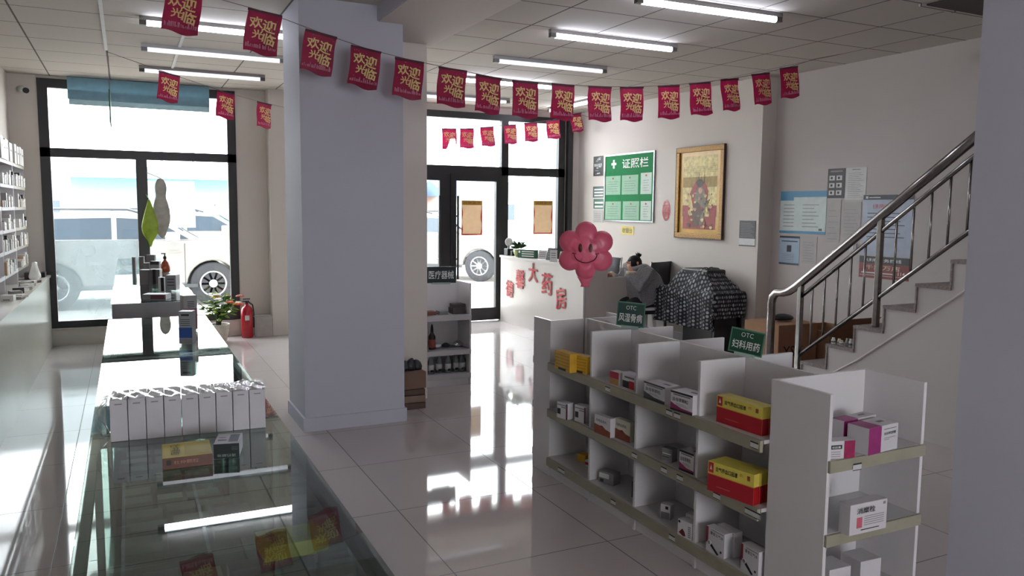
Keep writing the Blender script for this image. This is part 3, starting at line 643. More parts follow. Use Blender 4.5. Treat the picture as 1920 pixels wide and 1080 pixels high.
# signs standing on the shelves
def sign(name, c, u, w_, h, lines, m, label, tilt=0.0, edge=mat('sign_edge', (70, 120, 96), .4)):
    u = Vector(u).normalized(); t = thing(name, label, 'sign', c, math.atan2(u.y, u.x))
    T = Matrix.Rotation(tilt, 4, 'Y')
    M = MB().box(-w_ / 2, -.004, 0, w_ / 2, .004, h, m, T)
    fm = MB()
    for a in ((-w_ / 2, 0, w_ / 2, .006), (-w_ / 2, h - .006, w_ / 2, h), (-w_ / 2, .006, -w_ / 2 + .005, h - .006), (w_ / 2 - .005, .006, w_ / 2, h - .006)): fm.box(a[0], -.0055, a[1], a[2], -.0035, a[3], edge, T)
    for tx, z, th, tw, b in lines: M.text(tx, T @ Vector((0, -.0055, z * h)), T @ X_, T @ Z_, th * h, M_prt, w=tw * w_, bold=b)
    M.build('board', t); fm.build('border', t); MB().box(-w_ * .3, -.012, -.012, w_ * .3, .012, .004, mat('acrylic_foot', (150, 165, 160), .3), T).build('foot', t)
    return t
c = at_x(1396, 668, GXM); c.z = GH + .012; d0 = at_z(1350, 660, GH + .02); d1 = at_z(1438, 680, GH + .02)
sign('shelf_sign', c, (.55, -.83, 0), .152, .112, [('OTC', .78, .19, .36, .0), ('妇科用药', .36, .36, .82, .01)], mat('sign_deep_green', (18, 62, 44), .4), 'dark green OTC sign reading gynaecology medicines, on top of the gondola', .13)
c = at_x(1181, 612, GXM); c.z = GH + .012
sign('shelf_sign', c, (.72, -.69, 0), .155, .135, [('OTC', .78, .17, .36, .0), ('风湿骨病', .36, .36, .84, .01)], M_dgreen, 'grey-green OTC sign reading rheumatism medicines, on top of the gondola', .06)
sign('shelf_sign', (2.5, 6.56, .942), (1, 0, 0), .285, .145, [('医疗器械', .5, .52, .84, .01)], mat('sign_blackish', (34, 46, 48), .4), 'blackish sign reading medical devices, on the shelf behind the pillar', .02, mat('sign_blackish', (34, 46, 48)))

# ------------------------------------------------------------------ left side: glossy cabinets and wall rack
t = thing('base_cabinet', 'long low glossy white cabinet along the left wall', 'cabinet', (-.96, 7.0, 0))
MB().box(-.155, -5.2, 0, .155, 3.26, .79, M_gloss).build('body', t)
MB().box(-.155, -5.2, .792, .17, 3.26, .815, M_gloss).build('worktop', t)
RK = (.97, 1.18, 1.372, 1.578, 1.788, 2.01)
for bi, (y0, y1) in enumerate(((7.3, 8.22), (8.24, 9.16), (9.18, 10.1))):
    t = thing('wall_rack', 'white open medicine rack above the left cabinets, %s' % ('nearest section', 'middle section', 'section next to the window')[bi], 'rack', (-1.05, (y0 + y1) / 2, .8155)); hy = (y1 - y0) / 2
    for q in (-1, 1): MB().box(-.065, q * hy, 0, .06, q * (hy - .012), 2.01 - .8155, M_white).build('upright', t)
    MB().box(-.068, -hy + .012, 0, -.06, hy - .012, 1.19, M_white).build('back_panel', t)
    for z in RK:
        b = MB().box(-.06, -hy + .012, z - .815 - .016, .06, hy - .012, z - .816, M_shelf).build('shelf_board', t)
        MB().box(.061, -hy, z - .815 - .03, .068, hy, z - .815 + .004, M_rail if bi == 2 else M_white).build('price_rail', b)
rnd = random.Random(5)
M_c = [mat('rack_box_%d' % i, c, .45, var=.03) for i, c in enumerate(((214, 210, 204), (196, 192, 188), (150, 146, 142), (226, 222, 216), (60, 56, 56), (176, 140, 110)))]
SHN = ('lowest', 'second lowest', 'third lowest', 'fourth lowest', 'second highest', 'highest')
for si, z in enumerate(RK):
    y = 8.25
    while y < 10.04:
        w_ = rnd.uniform(.04, .1) if si < 5 else rnd.uniform(.14, .2)
        h = rnd.uniform(.06, .14) if si < 5 else rnd.uniform(.17, .2)
        if not (abs(y + w_ / 2 - 9.17) < w_ / 2 + .03) and y + w_ < 10.06:
            mi = rnd.choice((0, 0, 1, 3, 0, 3, 2, 4, 5)) if si < 5 else rnd.choice((0, 1, 3))
            cn = ('white', 'pale', 'grey', 'white', 'black', 'tan')[mi]
            k = rnd.random()
            if k < .75 or si == 5:
                o = MB().box(-.035, 0, 0, .035, w_, h, M_c[mi], bev=.001)
                o.quad((.0355, w_ / 2, h * .6), (0, 1, 0), Z_, w_ * .6, h * .1, M_pkt)
                o = o.build('medicine_box')
            else:
                o = MB().lathe((0, w_ / 2, 0), [(.022, 0), (.024, .01), (.024, h * .7), (.013, h * .8), (.014, h), (.004, h)], M_c[mi], 12).build('medicine_bottle')
            o.location = (-1.0 - rnd.uniform(0, .01), y, z + .0005)
            isb = o.name.startswith('medicine_bottle')
            tag(o, '%s medicine %s on the %s board of the left wall rack' % (cn, 'bottle' if isb else 'carton', SHN[si]), 'medicine bottle' if isb else 'medicine box', '%s %s on the %s board of the left rack' % (cn, 'bottles' if isb else 'cartons', SHN[si]))
        y += w_ + rnd.uniform(.012, .05)
for i in range(14):
    y = 7.6 + i * .13; x = -.86 + rnd.uniform(-.04, .03)
    o = MB().box(-.045, -.035, 0, .045, .035, rnd.uniform(.02, .055), M_c[(0, 2, 3, 2, 1, 4)[i % 6]], bev=.002).box(-.03, -.0355, .005, .02, -.035, .014, M_pkt).build('small_carton')
    o.location = (x, y, .8155); o.rotation_euler = (0, 0, rnd.uniform(-.7, .7)); nm = ('white', 'grey', 'white', 'grey', 'pale', 'black')[i % 6]
    tag(o, 'small %s carton lying in the clutter on the left cabinet' % nm, 'carton', '%s cartons cluttering the left cabinet' % nm)
for i, (y, lb) in enumerate(((9.78, 'nearer'), (10.02, 'farther'))):
    o = MB().box(-.07, -.09, 0, .07, .09, .075 - .02 * i, mat('dark_box', (40, 34, 32), .6), bev=.006).build('dark_box'); o.location = (-.92 + .03 * i, y, .8155)
    tag(o, 'dark flat box in the corner of the left cabinet beside the window, %s one' % lb, 'box')
# crumpled white bag
b = MB(); rnd = random.Random(8)
b.lathe((0, 0, 0), [(.035, 0), (.06, .03), (.05, .08), (.035, .12), (.02, .16), (.03, .19)], mat('thin_plastic', (232, 230, 226), .3, trans=.3), 14)
for i in range(len(b.v)): b.v[i] += Vector((rnd.uniform(-.012, .012), rnd.uniform(-.014, .014), rnd.uniform(-.006, .006)))
o = b.build('plastic_bag', sub=1); o.location = (-.87, 9.45, .828); tag(o, 'crumpled white plastic bag on the left cabinet below the rack', 'bag')

# ------------------------------------------------------------------ left window dressing
t = thing('rolled_blind', 'light blue sheet rolled across the top of the left window', 'blind', (.2, 10.2, 2.78))
MB().box(-.74, -.006, 0, .74, 0, .24, mat('blind_blue', (150, 188, 204), .6, trans=.45)).box(-.73, .002, -.06, .74, .01, .1, mat('blind_blue_pale', (160, 176, 180), .6, trans=.45)).build('sheet', t)
MB().tube([(-.74, .012, .235), (.74, .012, .235)], .012, M_frame).build('rail', t)
def bag(name, label, loc, prof, m, sy=.35, hk=(0, 0, 0)):
    t = thing(name, label, 'bag', loc)
    b = MB().lathe((0, 0, 0), prof, m, 18, sy=sy); r = random.Random(len(label))
    for i in range(len(b.v)): b.v[i] += Vector((r.uniform(-.008, .008), r.uniform(-.006, .006), r.uniform(-.006, .006)))
    b.build('bag_body', t, sub=1); MB().tube([(0, 0, prof[-1][1]), hk], .004, m, 6).build('handle', t)
bag('hanging_bag', 'lime green plastic bag hanging on the window mullion', (.245, 10.16, 1.22), [(.01, -.1), (.02, -.02), (.07, .02), (.1, .1), (.09, .2), (.05, .32), (.02, .42), (.012, .46)], mat('bag_lime', (150, 168, 60), .4, trans=.35, var=.2), hk=(-.03, .118, .52))
bag('hanging_bag', 'taller grey plastic bag hanging behind the lime green bag', (.375, 10.2, 1.27), [(.02, -.05), (.06, .03), (.1, .15), (.1, .28), (.07, .4), (.05, .45), (.07, .52), (.06, .6), (.02, .66)], mat('bag_grey', (150, 146, 140), .4, trans=.4, var=.2), hk=(-.14, .079, .72))
def seccam(label, loc, rz):
    t = thing('security_camera', label, 'security camera', loc, rz)
    MB().lathe((0, 0, -.03), [(.045, 0), (.045, .015), (.02, .02), (.015, .04)], M_paper, 16, Matrix.Rotation(PI / 2, 4, 'X')).build('mount', t)
    MB().tube([(0, -.02, 0), (.02, -.08, -.03)], .012, M_paper).tube([(-.02, -.06, -.03), (.07, -.16, -.055)], .034, M_paper, 16).build('camera_body', t)
    MB().tube([(.068, -.158, -.054), (.085, -.18, -.06)], .03, M_black, 16).build('lens', t)
seccam('white security camera high on the front wall left of the window', (-.97, 10.3, 2.89), -.2)
seccam('security camera on the right wall beside the ceiling, half hidden by the pillar', (6.32, 4.15, 2.9), -PI / 2)
# hanging sign seen edge-on
t = thing('hanging_sign', 'green sign hung from the ceiling, seen edge-on before the left window', 'sign', (-.1, 8.5, 2.36))
MB().box(-.006, -.28, 0, .006, .22, .3, M_green).build('board', t)
for y in (-.2, .15): MB().tube([(0, y, .3), (0, y, .665)], .002, M_pkt, 6).build('wire', t)

# ------------------------------------------------------------------ items near the front wall
M_fred = mat('extinguisher_red', (176, 26, 40), .25)
t = thing('fire_extinguisher', 'red fire extinguisher standing by the left window', 'fire extinguisher', (1.29, 10.06, 0))
MB().lathe((0, 0, 0), [(.06, 0), (.068, .01), (.068, .33), (.06, .365), (.035, .39), (.022, .395), (.02, .42)], M_fred, 24).build('cylinder', t)
MB().lathe((0, 0, .419), [(.018, 0), (.018, .03)], M_black, 12).box(-.05, -.012, .44, .03, .012, .455, M_black).box(-.045, -.01, .47, .04, .01, .482, M_black).build('valve', t)
MB().tube([(.02, 0, .44), (.07, 0, .4), (.082, 0, .3), (.08, 0, .12)], .009, M_black, 8).build('hose', t)
MB().box(-.03, -.0705, .22, .02, -.066, .28, M_paper).build('label_sticker', t)
t = thing('cardboard_carton', 'plain pale carton on the floor between extinguisher and wall column', 'carton', (1.5, 10.12, 0))
MB().box(-.1, -.08, 0, .09, .1, .25, mat('carton_pale_grey', (176, 170, 164), .7), bev=.003).build('box_body', t)
MB().box(-.13, -.1, .253, .08, .1, .262, mat('carton_lid', (150, 146, 142), .7)).build('lid', t)
# potted artificial flowers
P0 = Vector((.95, 9.85, 0)); t = thing('flower_pot', 'pot of artificial flowers with orange, white and yellow blooms by the window', 'potted plant', P0)
MB().lathe((0, 0, 0), [(.07, 0), (.1, .1), (.115, .2), (.12, .215), (.105, .215), (.1, .19)], mat('pot_cream', (196, 186, 172), .5, var=.15, scale=40), 24).build('pot', t)
st = MB(); lf = MB(); rnd = random.Random(4)
mg = [mat('leaf_green', (70, 120, 40), .5, var=.3, trans=.3), mat('leaf_lime', (150, 180, 60), .5, var=.2, trans=.3)]
mfc = [mat('bloom_orange', (226, 84, 40), .5, trans=.2), mat('bloom_white', (226, 220, 214), .5), mat('bloom_yellow', (226, 190, 60), .5, trans=.2), mat('bloom_pink', (214, 90, 90), .5, trans=.2)]
def leaf(b, p, d, L, wd, m):
    d = d.normalized(); s = d.cross(Z_); s = s.normalized() if s.length > .1 else X_; n = s.cross(d)
    b.add([p, p + d * L * .35 + s * wd - n * .01, p + d * L * .75 + s * wd * .7 - n * .02, p + d * L - Z_ * .02, p + d * L * .75 - s * wd * .7 - n * .02, p + d * L * .35 - s * wd - n * .01, p + d * L * .4 + n * .012], [(0, 1, 6), (1, 2, 6), (2, 3, 6), (3, 4, 6), (4, 5, 6), (5, 0, 6)], m, True)
for k in range(26):
    an = rnd.uniform(0, 2 * PI); rr = rnd.uniform(.05, .26); hz = rnd.uniform(.42, .62) - rr * .35
    e = Vector((rr * math.cos(an), rr * math.sin(an) * .7, hz)); st.tube([(0, 0, .2), (e.x * .3, e.y * .3, .33), e], .005, mg[0], 6)
    for q in range(3): leaf(lf, e * (.7 + .1 * q) + Z_ * .06, Vector((math.cos(an + q * 2), math.sin(an + q * 2), rnd.uniform(-.2, .5))), .1, .025, mg[k % 2])
st.tube([(-.01, 0, .19), (.0, 0, .4)], .03, mat('stem_dark', (40, 34, 28), .7)); st.build('stems', t); lf.build('leaves', t, solid=.0015)
for k in range(12):
    an = rnd.uniform(0, 2 * PI); rr = rnd.uniform(.05, .22) ; c = Vector((abs(rr * math.cos(an)) * (1 if k < 8 else -1) + .02, rr * math.sin(an) * .6 - .05, rnd.uniform(.44, .6)))
    b = MB(); m = mfc[(0, 0, 3, 1, 2, 0, 1, 3, 1, 1, 2, 1)[k]]
    for q in range(7): leaf(b, c, Vector((math.cos(q * .9), math.sin(q * .9), .35)), .055, .02, m)
    b.lathe(c, [(.002, 0), (.012, .006), (.008, .018)], mfc[2], 8); b.build('bloom', t, solid=.001)
# wall shelf behind the pillar
t = thing('wall_shelf', 'small white wall shelf in the niche left of the pillar', 'shelf', (2.0, 10.2, .68))
MB().box(-.16, -.1, 0, .2, .1, .03, M_white).build('board', t)
MB().box(-.12, .02, -.68, -.1, .04, 0, M_white).box(.12, .02, -.68, .14, .04, 0, M_white).build('leg', t)
for x, lb in ((1.9, 'left'), (2.02, 'right')):
    b = MB().lathe((0, 0, 0), [(.02, 0), (.022, .05), (.012, .07), (.008, .1)], M_paper if x < 2 else M_black, 12).build('small_bottle'); b.location = (x, 10.18, .7105); tag(b, 'small bottle on the white wall shelf, %s one' % lb, 'bottle')
o = MB().box(-.04, -.03, 0, .04, .03, .12, M_paper, bev=.01).box(-.02, -.034, .03, .02, -.03, .09, M_pkt).build('paper_carton'); o.location = (1.98, 10.1, 0); tag(o, 'white carton on the floor below the small wall shelf', 'carton')

# ------------------------------------------------------------------ reception desk
M_desk = mat('desk_white', (186, 180, 175), .3, var=.01, scale=3); M_desks = mat('desk_grey', (150, 146, 142), .4)
t = thing('reception_desk', 'white reception desk with red paper characters near the entrance', 'desk', (5.1, 9.05, 0))
MB().box(-.3, -1.14, 0, -.26, 1.15, .92, M_desk).build('front_panel', t)
MB().prism([(-.26, 0), (.32, 0), (.32, .8), (.03, .8), (.03, .92), (-.26, .92)], (0, -1.14, 0), X_, Z_, (0, 1, 0), .03, M_desk).build('end_panel', t)
MB().box(-.32, -1.15, .92, .03, 1.15, .95, M_desk).build('counter_top', t)
MB().box(.031, -1.15, .775, .36, 1.15, .8, M_desk).build('worktop', t)
MB().box(0, -1.1, .03, .03, 1.1, .91, M_desks).build('inner_panel', t)
for i, (ch, px, py, hh, rot) in enumerate((('德', 956, 541, 38, .1), ('馨', 976, 523, 42, .0), ('大', 1000, 511, 42, 0), ('药', 1026, 532, 46, -.0), ('房', 1052, 559, 44, -.15))):
    p = at_x(px, py, 4.797); u = Vector((0, -1, 0)); b = MB(); vs_, fs, tw, th = text2d(ch, .008); hz = hh / 165; k = hz / th
    o3 = Vector((0, -.001, 0))
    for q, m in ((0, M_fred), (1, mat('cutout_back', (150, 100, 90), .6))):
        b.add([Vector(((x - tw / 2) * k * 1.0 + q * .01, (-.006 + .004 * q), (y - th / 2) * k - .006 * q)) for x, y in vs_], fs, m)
    o = b.build('paper_character', solid=.002); o.location = p + Vector((-.004, 0, 0)); o.rotation_euler = (0, rot, -PI / 2)
    tag(o, 'red cut-out character on the desk front, %s' % ('leftmost of five', 'second from the left', 'middle of five', 'second from the right', 'rightmost of five')[i], 'paper character')
ZD = .9505
t = thing('desk_fan', 'small white round desk fan on a black base at the desk end', 'fan', (4.86, 10.06, ZD))
MB().box(-.05, -.06, 0, .05, .06, .1, M_black, bev=.01).box(-.02, -.14, 0, .03, -.07, .07, M_black, bev=.008).build('base', t)
MB().tube([(0, 0, .1), (0, 0, .14)], .01, M_black).build('neck', t)
MB().lathe((0, 0, 0), [(.05, -.015), (.062, 0), (.05, .015), (.02, .02)], M_paper, 24, Matrix.Translation((0, 0, .19)) @ Matrix.Rotation(PI / 2, 4, 'X') @ Matrix.Rotation(0, 4, 'Y')).build('fan_cage', t)
t = thing('potted_succulent', 'small leafy plant in a pale pot on the reception desk', 'potted plant', (4.88, 9.78, ZD))
MB().lathe((0, 0, 0), [(.05, 0), (.075, .05), (.08, .1), (.07, .1)], mat('pot_glaze', (170, 176, 120), .3), 18).build('pot', t)
lf = MB()
for k in range(40):
    an = rnd.uniform(0, 2 * PI); leaf(lf, Vector((.03 * math.cos(an), .03 * math.sin(an), .1 + rnd.uniform(0, .06))), Vector((math.cos(an), math.sin(an), rnd.uniform(.2, 2))), rnd.uniform(.07, .12), .022, mat('leaf_dark', (44, 84, 44), .5, var=.3))
lf.build('leaves', t, solid=.002)
t = thing('desk_sign', 'green three-line sign board standing on the reception desk', 'sign', (4.85, 9.45, ZD), -1.1)
b = MB().box(-.15, -.03, 0, .15, .03, .11, M_green)
for k in range(3): b.quad((.02, -.0305, .025 + k * .03), X_, Z_, .2, .013, M_prt)
b.quad((-.12, -.0305, .08), X_, Z_, .03, .03, M_prt); b.build('board', t)
for i, (x, y, w_, h, m, rz, lb) in enumerate(((4.87, 9.08, .12, .12, M_paper, -.9, 'white leaflet holder on the desk behind the green sign'), (4.87, 8.85, .15, .16, mat('stand_dark', (70, 76, 76), .4), -1.2, 'dark framed display stand on the desk'), (4.84, 8.72, .09, .14, M_paper, -.6, 'tilted white card beside the dark display stand'), (4.85, 8.5, .14, .13, M_crm, -1.3, 'cream notice card on the desk beside the balloon'))):
    b = MB().box(-w_ / 2, -.004, 0, w_ / 2, .004, h, m, Matrix.Rotation(-.25, 4, 'X')).box(-w_ / 2, -.01, -.0, w_ / 2, .05, .006, m)
    for k in range(3): b.quad(Matrix.Rotation(-.25, 4, 'X') @ Vector((0, -.0045, h * (.3 + .2 * k))), X_, Matrix.Rotation(-.25, 4, 'X') @ Z_, w_ * .7, h * .07, M_pkt if m != M_crm else M_brn)
    o = b.build('card_stand'); o.location = (x, y, ZD + .004); o.rotation_euler = (0, 0, rz); tag(o, lb, 'card stand')

# ------------------------------------------------------------------ balloon
c = Vector((2.45, 4.02, 0)); d_ = (c.to_2d()).normalized(); rz = math.atan2(d_.y, d_.x) - PI / 2
t = thing('flower_balloon', 'pink foil flower balloon with a smiling face on a stick above the shelf', 'balloon', (2.45, 4.02, .7003), rz)
bc = Vector((0, 0, h_over(1089, 470, c) - .7003)); M_bal = mat('foil_pink', (236, 112, 142), .32, var=.06, scale=6, spec=.7, trans=.25); sc = 4.68 / F
def Rb(th):
    best = 0
    for k in range(6):
        a = PI / 2 + k * PI / 3; L = .108 if k != 3 else .112; rp = .066 if k != 3 else .06
        dth = math.atan2(math.sin(th - a), math.cos(th - a)); s_ = L * math.sin(dth)
        if abs(s_) < rp and math.cos(dth) > 0: best = max(best, L * math.cos(dth) + math.sqrt(rp * rp - s_ * s_))
    return best * (1 + .006 * math.sin(th * 70)) if best else .09
NT, NR = 144, 16; vs_ = []; fs = []
def bh(th, q):
    k = th - PI / 2; lobe = abs(math.sin(3 * k + 0)) # crease between petals
    cr = 1 - .2 * math.exp(-((math.cos(3 * k)) ** 2 if False else (abs(abs(((k + PI / 6) % (PI / 3)) - 0) if False else min((k + PI / 6) % (PI / 3), PI / 3 - (k + PI / 6) % (PI / 3)))) ** 2 * 60)) * max(0, min(1, (q - .42) / .4))
    base = math.sqrt(max(0, 1 - q ** 2.4)) * .062 * cr
    return base + .004 * max(0, 1 - (q / .5) ** 2) - .006 * math.exp(-((q - .52) / .05) ** 2)
for sgn in (-1, 1):
    b0 = len(vs_); vs_.append(bc + Vector((0, sgn * .062, 0)))
    for j in range(1, NR + 1):
        for i in range(NT):
            th = 2 * PI * i / NT; q = j / NR; r = Rb(th) * q; vs_.append(bc + Vector((r * math.cos(th), sgn * bh(th, q), r * math.sin(th))))
    for i in range(NT):
        i2 = (i + 1) % NT; fs.append((b0, b0 + 1 + i, b0 + 1 + i2) if sgn < 0 else (b0, b0 + 1 + i2, b0 + 1 + i))
        for j in range(NR - 1):
            a_ = b0 + 1 + j * NT; q_ = (a_ + i, a_ + NT + i, a_ + NT + i2, a_ + i2); fs.append(q_ if sgn < 0 else q_[::-1])
b = MB().add(vs_, fs, M_bal, True)
b.lathe(bc + Vector((0, 0, -.215)), [(.03, 0), (.022, .012), (.03, .03), (.05, .06)], M_bal, 18, sy=.35)
b.build('balloon_body', t)
M_fc = mat('face_maroon', (92, 8, 26), .4)
def onb(x, z): th = math.atan2(z, x); q = math.hypot(x, z) / Rb(th); return bc + Vector((x, -bh(th, q) - .002, z))
for s_ in (-1, 1):
    poly = [onb(s_ * .03 - .002 + .012 * math.cos(a), .019 + .026 * math.sin(a)) for a in [2 * PI * k / 20 for k in range(20)]]
    MB().add([onb(s_ * .03 - .002, .019) - Vector((0, .002, 0))] + poly, [(0, 1 + k, 1 + (k + 1) % 20) for k in range(20)], M_fc).build('eye', t)
MB().tube([onb(.066 * math.cos(a), -.018 + .05 * math.sin(a)) for a in [PI + PI * k / 18 for k in range(19)]], .003, M_fc, 6).tube([onb(-.078, -.013), onb(-.056, -.016)], .0025, M_fc, 6).tube([onb(.056, -.016), onb(.078, -.013)], .0025, M_fc, 6).build('mouth', t)
MB().tube([bc + Vector((0, 0, -.21)), (0, 0, 0)], .004, mat('stick_clear', (170, 168, 172), .3, trans=.5), 8).build('stick', t)

# ------------------------------------------------------------------ wall notices on the cashier side wall (x = 6.13)
WX = 6.129
def wallbox(py0, py1, z0, z1, m, dep=.004, X=WX): return MB().box(0, -abs(py1 - py0) / 2, 0, -dep, abs(py1 - py0) / 2, z1 - z0, m)
def onwall(name, label, cat, ya, yb, z0, z1, m, fn=None, dep=.003, X=WX, tilt=0):
    b = wallbox(ya, yb, z0, z1, m, dep); w_, h = abs(yb - ya), z1 - z0; U = Vector((0, -1, 0)); L0 = Vector((-dep, 0, 0))
    def q(x0, v0, x1, v1, mm, k=1): b.quad(L0 + U * ((x0 + x1) / 2 - .5) * w_ + Z_ * (v0 + v1) / 2 * h, U, Z_, (x1 - x0) * w_, (v1 - v0) * h, mm, .0005 * k)
    def tx(s_, x, v, th, tw, mm, k=3, bold=.01, rot=0): b.text(s_, L0 + U * (x - .5) * w_ + Z_ * v * h, U, Z_, th * h, mm, w=tw * w_, lift=.0005 * k, bold=bold, rot=rot)
    if fn: fn(b, q, tx, w_, h)
    o = b.build(name); o.location = (X, (ya + yb) / 2, z0); o.rotation_euler = (tilt, 0, 0)
    return tag(o, label, cat)
def f_cert(b, q, tx, w_, h):
    q(.0, .7, 1, 1, M_gr2, 1); tx('证照栏', .63, .85, .14, .52, M_prt); q(.175, .79, .21, .92, M_prt, 4); q(.14, .84, .245, .875, M_prt, 5)
    b.lathe((0, 0, 0), [(.04, 0), (.04, .001), (.032, .001)], M_prt, 20, Matrix.Translation((-.004, (.5 - .19) * w_, .79 * h)) @ Matrix.Rotation(PI / 2, 4, 'Y')); b.lathe((0, 0, 0), [(.033, 0), (.033, .0014)], M_gr2, 20, Matrix.Translation((-.0045, (.5 - .19) * w_, .815 * h)) @ Matrix.Rotation(PI / 2, 4, 'Y')); q(.175, .8, .21, .92, M_prt, 8)
    M_gl = mat('cert_green_wash', (150, 186, 160), .8, spec=.2)
    for x0, x1, v0, v1 in ((.02, .34, .4, .68), (.37, .7, .4, .68), (.75, .96, .4, .7), (.02, .36, .03, .3), (.4, .73, .03, .3), (.76, .96, .03, .3)):
        q(x0, v0, x1, v1, M_gl if x0 < .7 else mat('cert_paper', (172, 188, 174), .5), 2)
        for k in range(5): q(x0 + .05, v0 + .05 + k * .035, x1 - .05 - .02 * (k % 2), v0 + .056 + k * .035, M_pkt, 4)
        q((x0 + x1) / 2 - .015, v1 - .05, (x0 + x1) / 2 + .015, v1 - .025, mat('print_rust', (150, 70, 30), .5), 4)
M_gr2 = mat('board_green', (30, 120, 70), .75, spec=.2)
t = thing('certificate_board', 'green licence display board with six certificates on the cashier wall', 'notice board', (WX, 8.97, 1.445))
o = onwall('board', '', '', 9.55, 8.39, 1.445, 2.37, M_gr2, f_cert, .012)
for k_ in ('label', 'category'): del o[k_]
o.parent = t; o.location = (0, 0, 0)
b = MB()
for a in ((-.59, 0, .59, .02), (-.59, .905, .59, .925), (-.59, .02, -.57, .905), (.57, .02, .59, .905)): b.box(-.02, a[0], a[1], 0, a[2], a[3], M_alu)
b.build('frame', t)
# gilt framed picture: plain generic figure on silk
t = thing('framed_picture', 'tall gilt-framed picture in gold and red on the cashier wall', 'picture', (WX, 7.48, 1.275))
b = MB(); W2, H2 = .43, 1.085; M_gilt = mat('gilt', (140, 102, 44), .4, .4, var=.35, scale=60, bump=.5)
for a in ((-W2, 0, W2, .06), (-W2, H2 - .06, W2, H2), (-W2, .06, -W2 + .06, H2 - .06), (W2 - .06, .06, W2, H2 - .06)): b.box(-.035, a[0], a[1], 0, a[2], a[3], M_gilt, bev=.008)
for a in ((-W2, -.004, W2, .004), (-W2, H2 - .004, W2, H2 + .004), (-W2 - .004, 0, -W2 + .004, H2), (W2 - .004, 0, W2 + .004, H2)): b.box(-.037, a[0], a[1], 0, a[2], a[3], mat('frame_brown', (74, 48, 30), .4))
b.build('frame', t)
b = MB().box(-.012, -W2 + .06, .06, 0, W2 - .06, H2 - .06, mat('silk_gold', (206, 160, 64), .3, var=.15, scale=8)); U = Vector((0, -1, 0)); rnd = random.Random(2)
def pq(x0, v0, x1, v1, m, k=1): b.quad((-.012, -((x0 + x1) / 2), (v0 + v1) / 2 * H2), U, Z_, abs(x1 - x0), (v1 - v0) * H2, m, .0006 * k)
mp = [mat('paint_%d' % i, c, .5, var=.3, scale=25) for i, c in enumerate(((214, 196, 130), (150, 120, 40), (150, 48, 40), (60, 48, 40), (120, 110, 90), (196, 150, 120), (90, 60, 40)))]
pq(-.31, .12, .31, .9, mp[0], 1); pq(-.31, .56, .31, .67, mp[1], 2); pq(-.3, .1, .3, .24, mp[2], 2); pq(.18, .24, .31, .36, mp[2], 2); pq(-.31, .24, -.2, .36, mp[2], 2)
def blob(x, v, rx, rv, m, k):
    n = 18; b.add([Vector((-.012 - .0006 * k, -(x + rx * math.cos(a) * (1 + .15 * math.sin(3 * a))), (v + rv * math.sin(a)) * H2)) for a in [2 * PI * i / n for i in range(n)]], [tuple(range(n))], m)
blob(.0, .44, .15, .2, mp[2], 4); blob(.02, .36, .1, .22, mp[4], 5); blob(.0, .6, .06, .045, mp[3], 6); blob(.02, .52, .035, .035, mp[5], 7); blob(-.04, .26, .08, .14, mp[6], 6)
for k in range(60): blob(rnd.uniform(-.24, .24), rnd.uniform(.12, .5), rnd.uniform(.008, .03), rnd.uniform(.006, .02), mp[rnd.choice((2, 3, 4, 5, 6, 0))], 8 + k % 4)
for k in range(14): x = rnd.uniform(-.12, .16); pq(x, .6, x + .004, .6 + rnd.uniform(.05, .14), mp[6], 8)
for k in range(4): pq(-.3, .72 + k * .02, .3, .722 + k * .02, mp[1], 9)
b.build('painting', t)
def f_bw(b, q, tx, w_, h):
    r = random.Random(3)
    for k in range(14): x = r.uniform(.05, .6); v = r.uniform(.05, .9); q(x, v, x + r.uniform(.1, .35), v + r.uniform(.02, .06), M_paper if k % 2 else M_gry, 1 + k % 3)
    tx('安全用药', .5, .55, .16, .8, M_prt, 6)
onwall('wall_notice', 'black and white notice left of the green board, topmost', 'notice', 9.88, 9.62, 2.09, 2.37, M_ink, f_bw)
def f_g3(n):
    def f(b, q, tx, w_, h):
        for k in range(n): q(.12, .12 + k * .8 / n, .92, .12 + (k + .5) * .8 / n, M_prt, 1)
    return f
onwall('wall_notice', 'small dark green three-line notice left of the green board', 'notice', 9.88, 9.58, 1.78, 1.94, M_dgreen, f_g3(3))
onwall('wall_notice', 'small dark green two-line notice below the three-line one', 'notice', 9.86, 9.58, 1.62, 1.76, M_green, f_g3(2))
onwall('wall_notice', 'pale paper on the wall below the green notices', 'notice', 9.86, 9.6, 1.42, 1.6, mat('paper_dull', (180, 178, 174), .6), lambda b, q, tx, w_, h: [q(.1, .1 + .15 * k, .8, .13 + .15 * k, M_gry) for k in range(5)])
onwall('wall_notice', 'small yellow cashier sign below the green board', 'sign', 9.13, 8.83, 1.27, 1.385, mat('sign_yellow', (214, 190, 80), .35), lambda b, q, tx, w_, h: tx('收银台', .5, .5, .6, .8, mat('olive_print', (90, 84, 30))))
def f_rest(b, q, tx, w_, h):
    q(0, 0, 1, .3, M_paper, 1); q(0, 0, 1, .04, M_ink, 2)
    for k in range(9): q(.08, .36 + k * .065, .92 - .1 * (k % 3), .38 + k * .065, M_pkt, 2)
onwall('wall_notice', 'dark printed notice at the end of the cashier wall, right of the picture', 'notice', 6.79, 6.54, 1.22, 1.5, mat('notice_dark', (62, 60, 62), .5), f_rest)
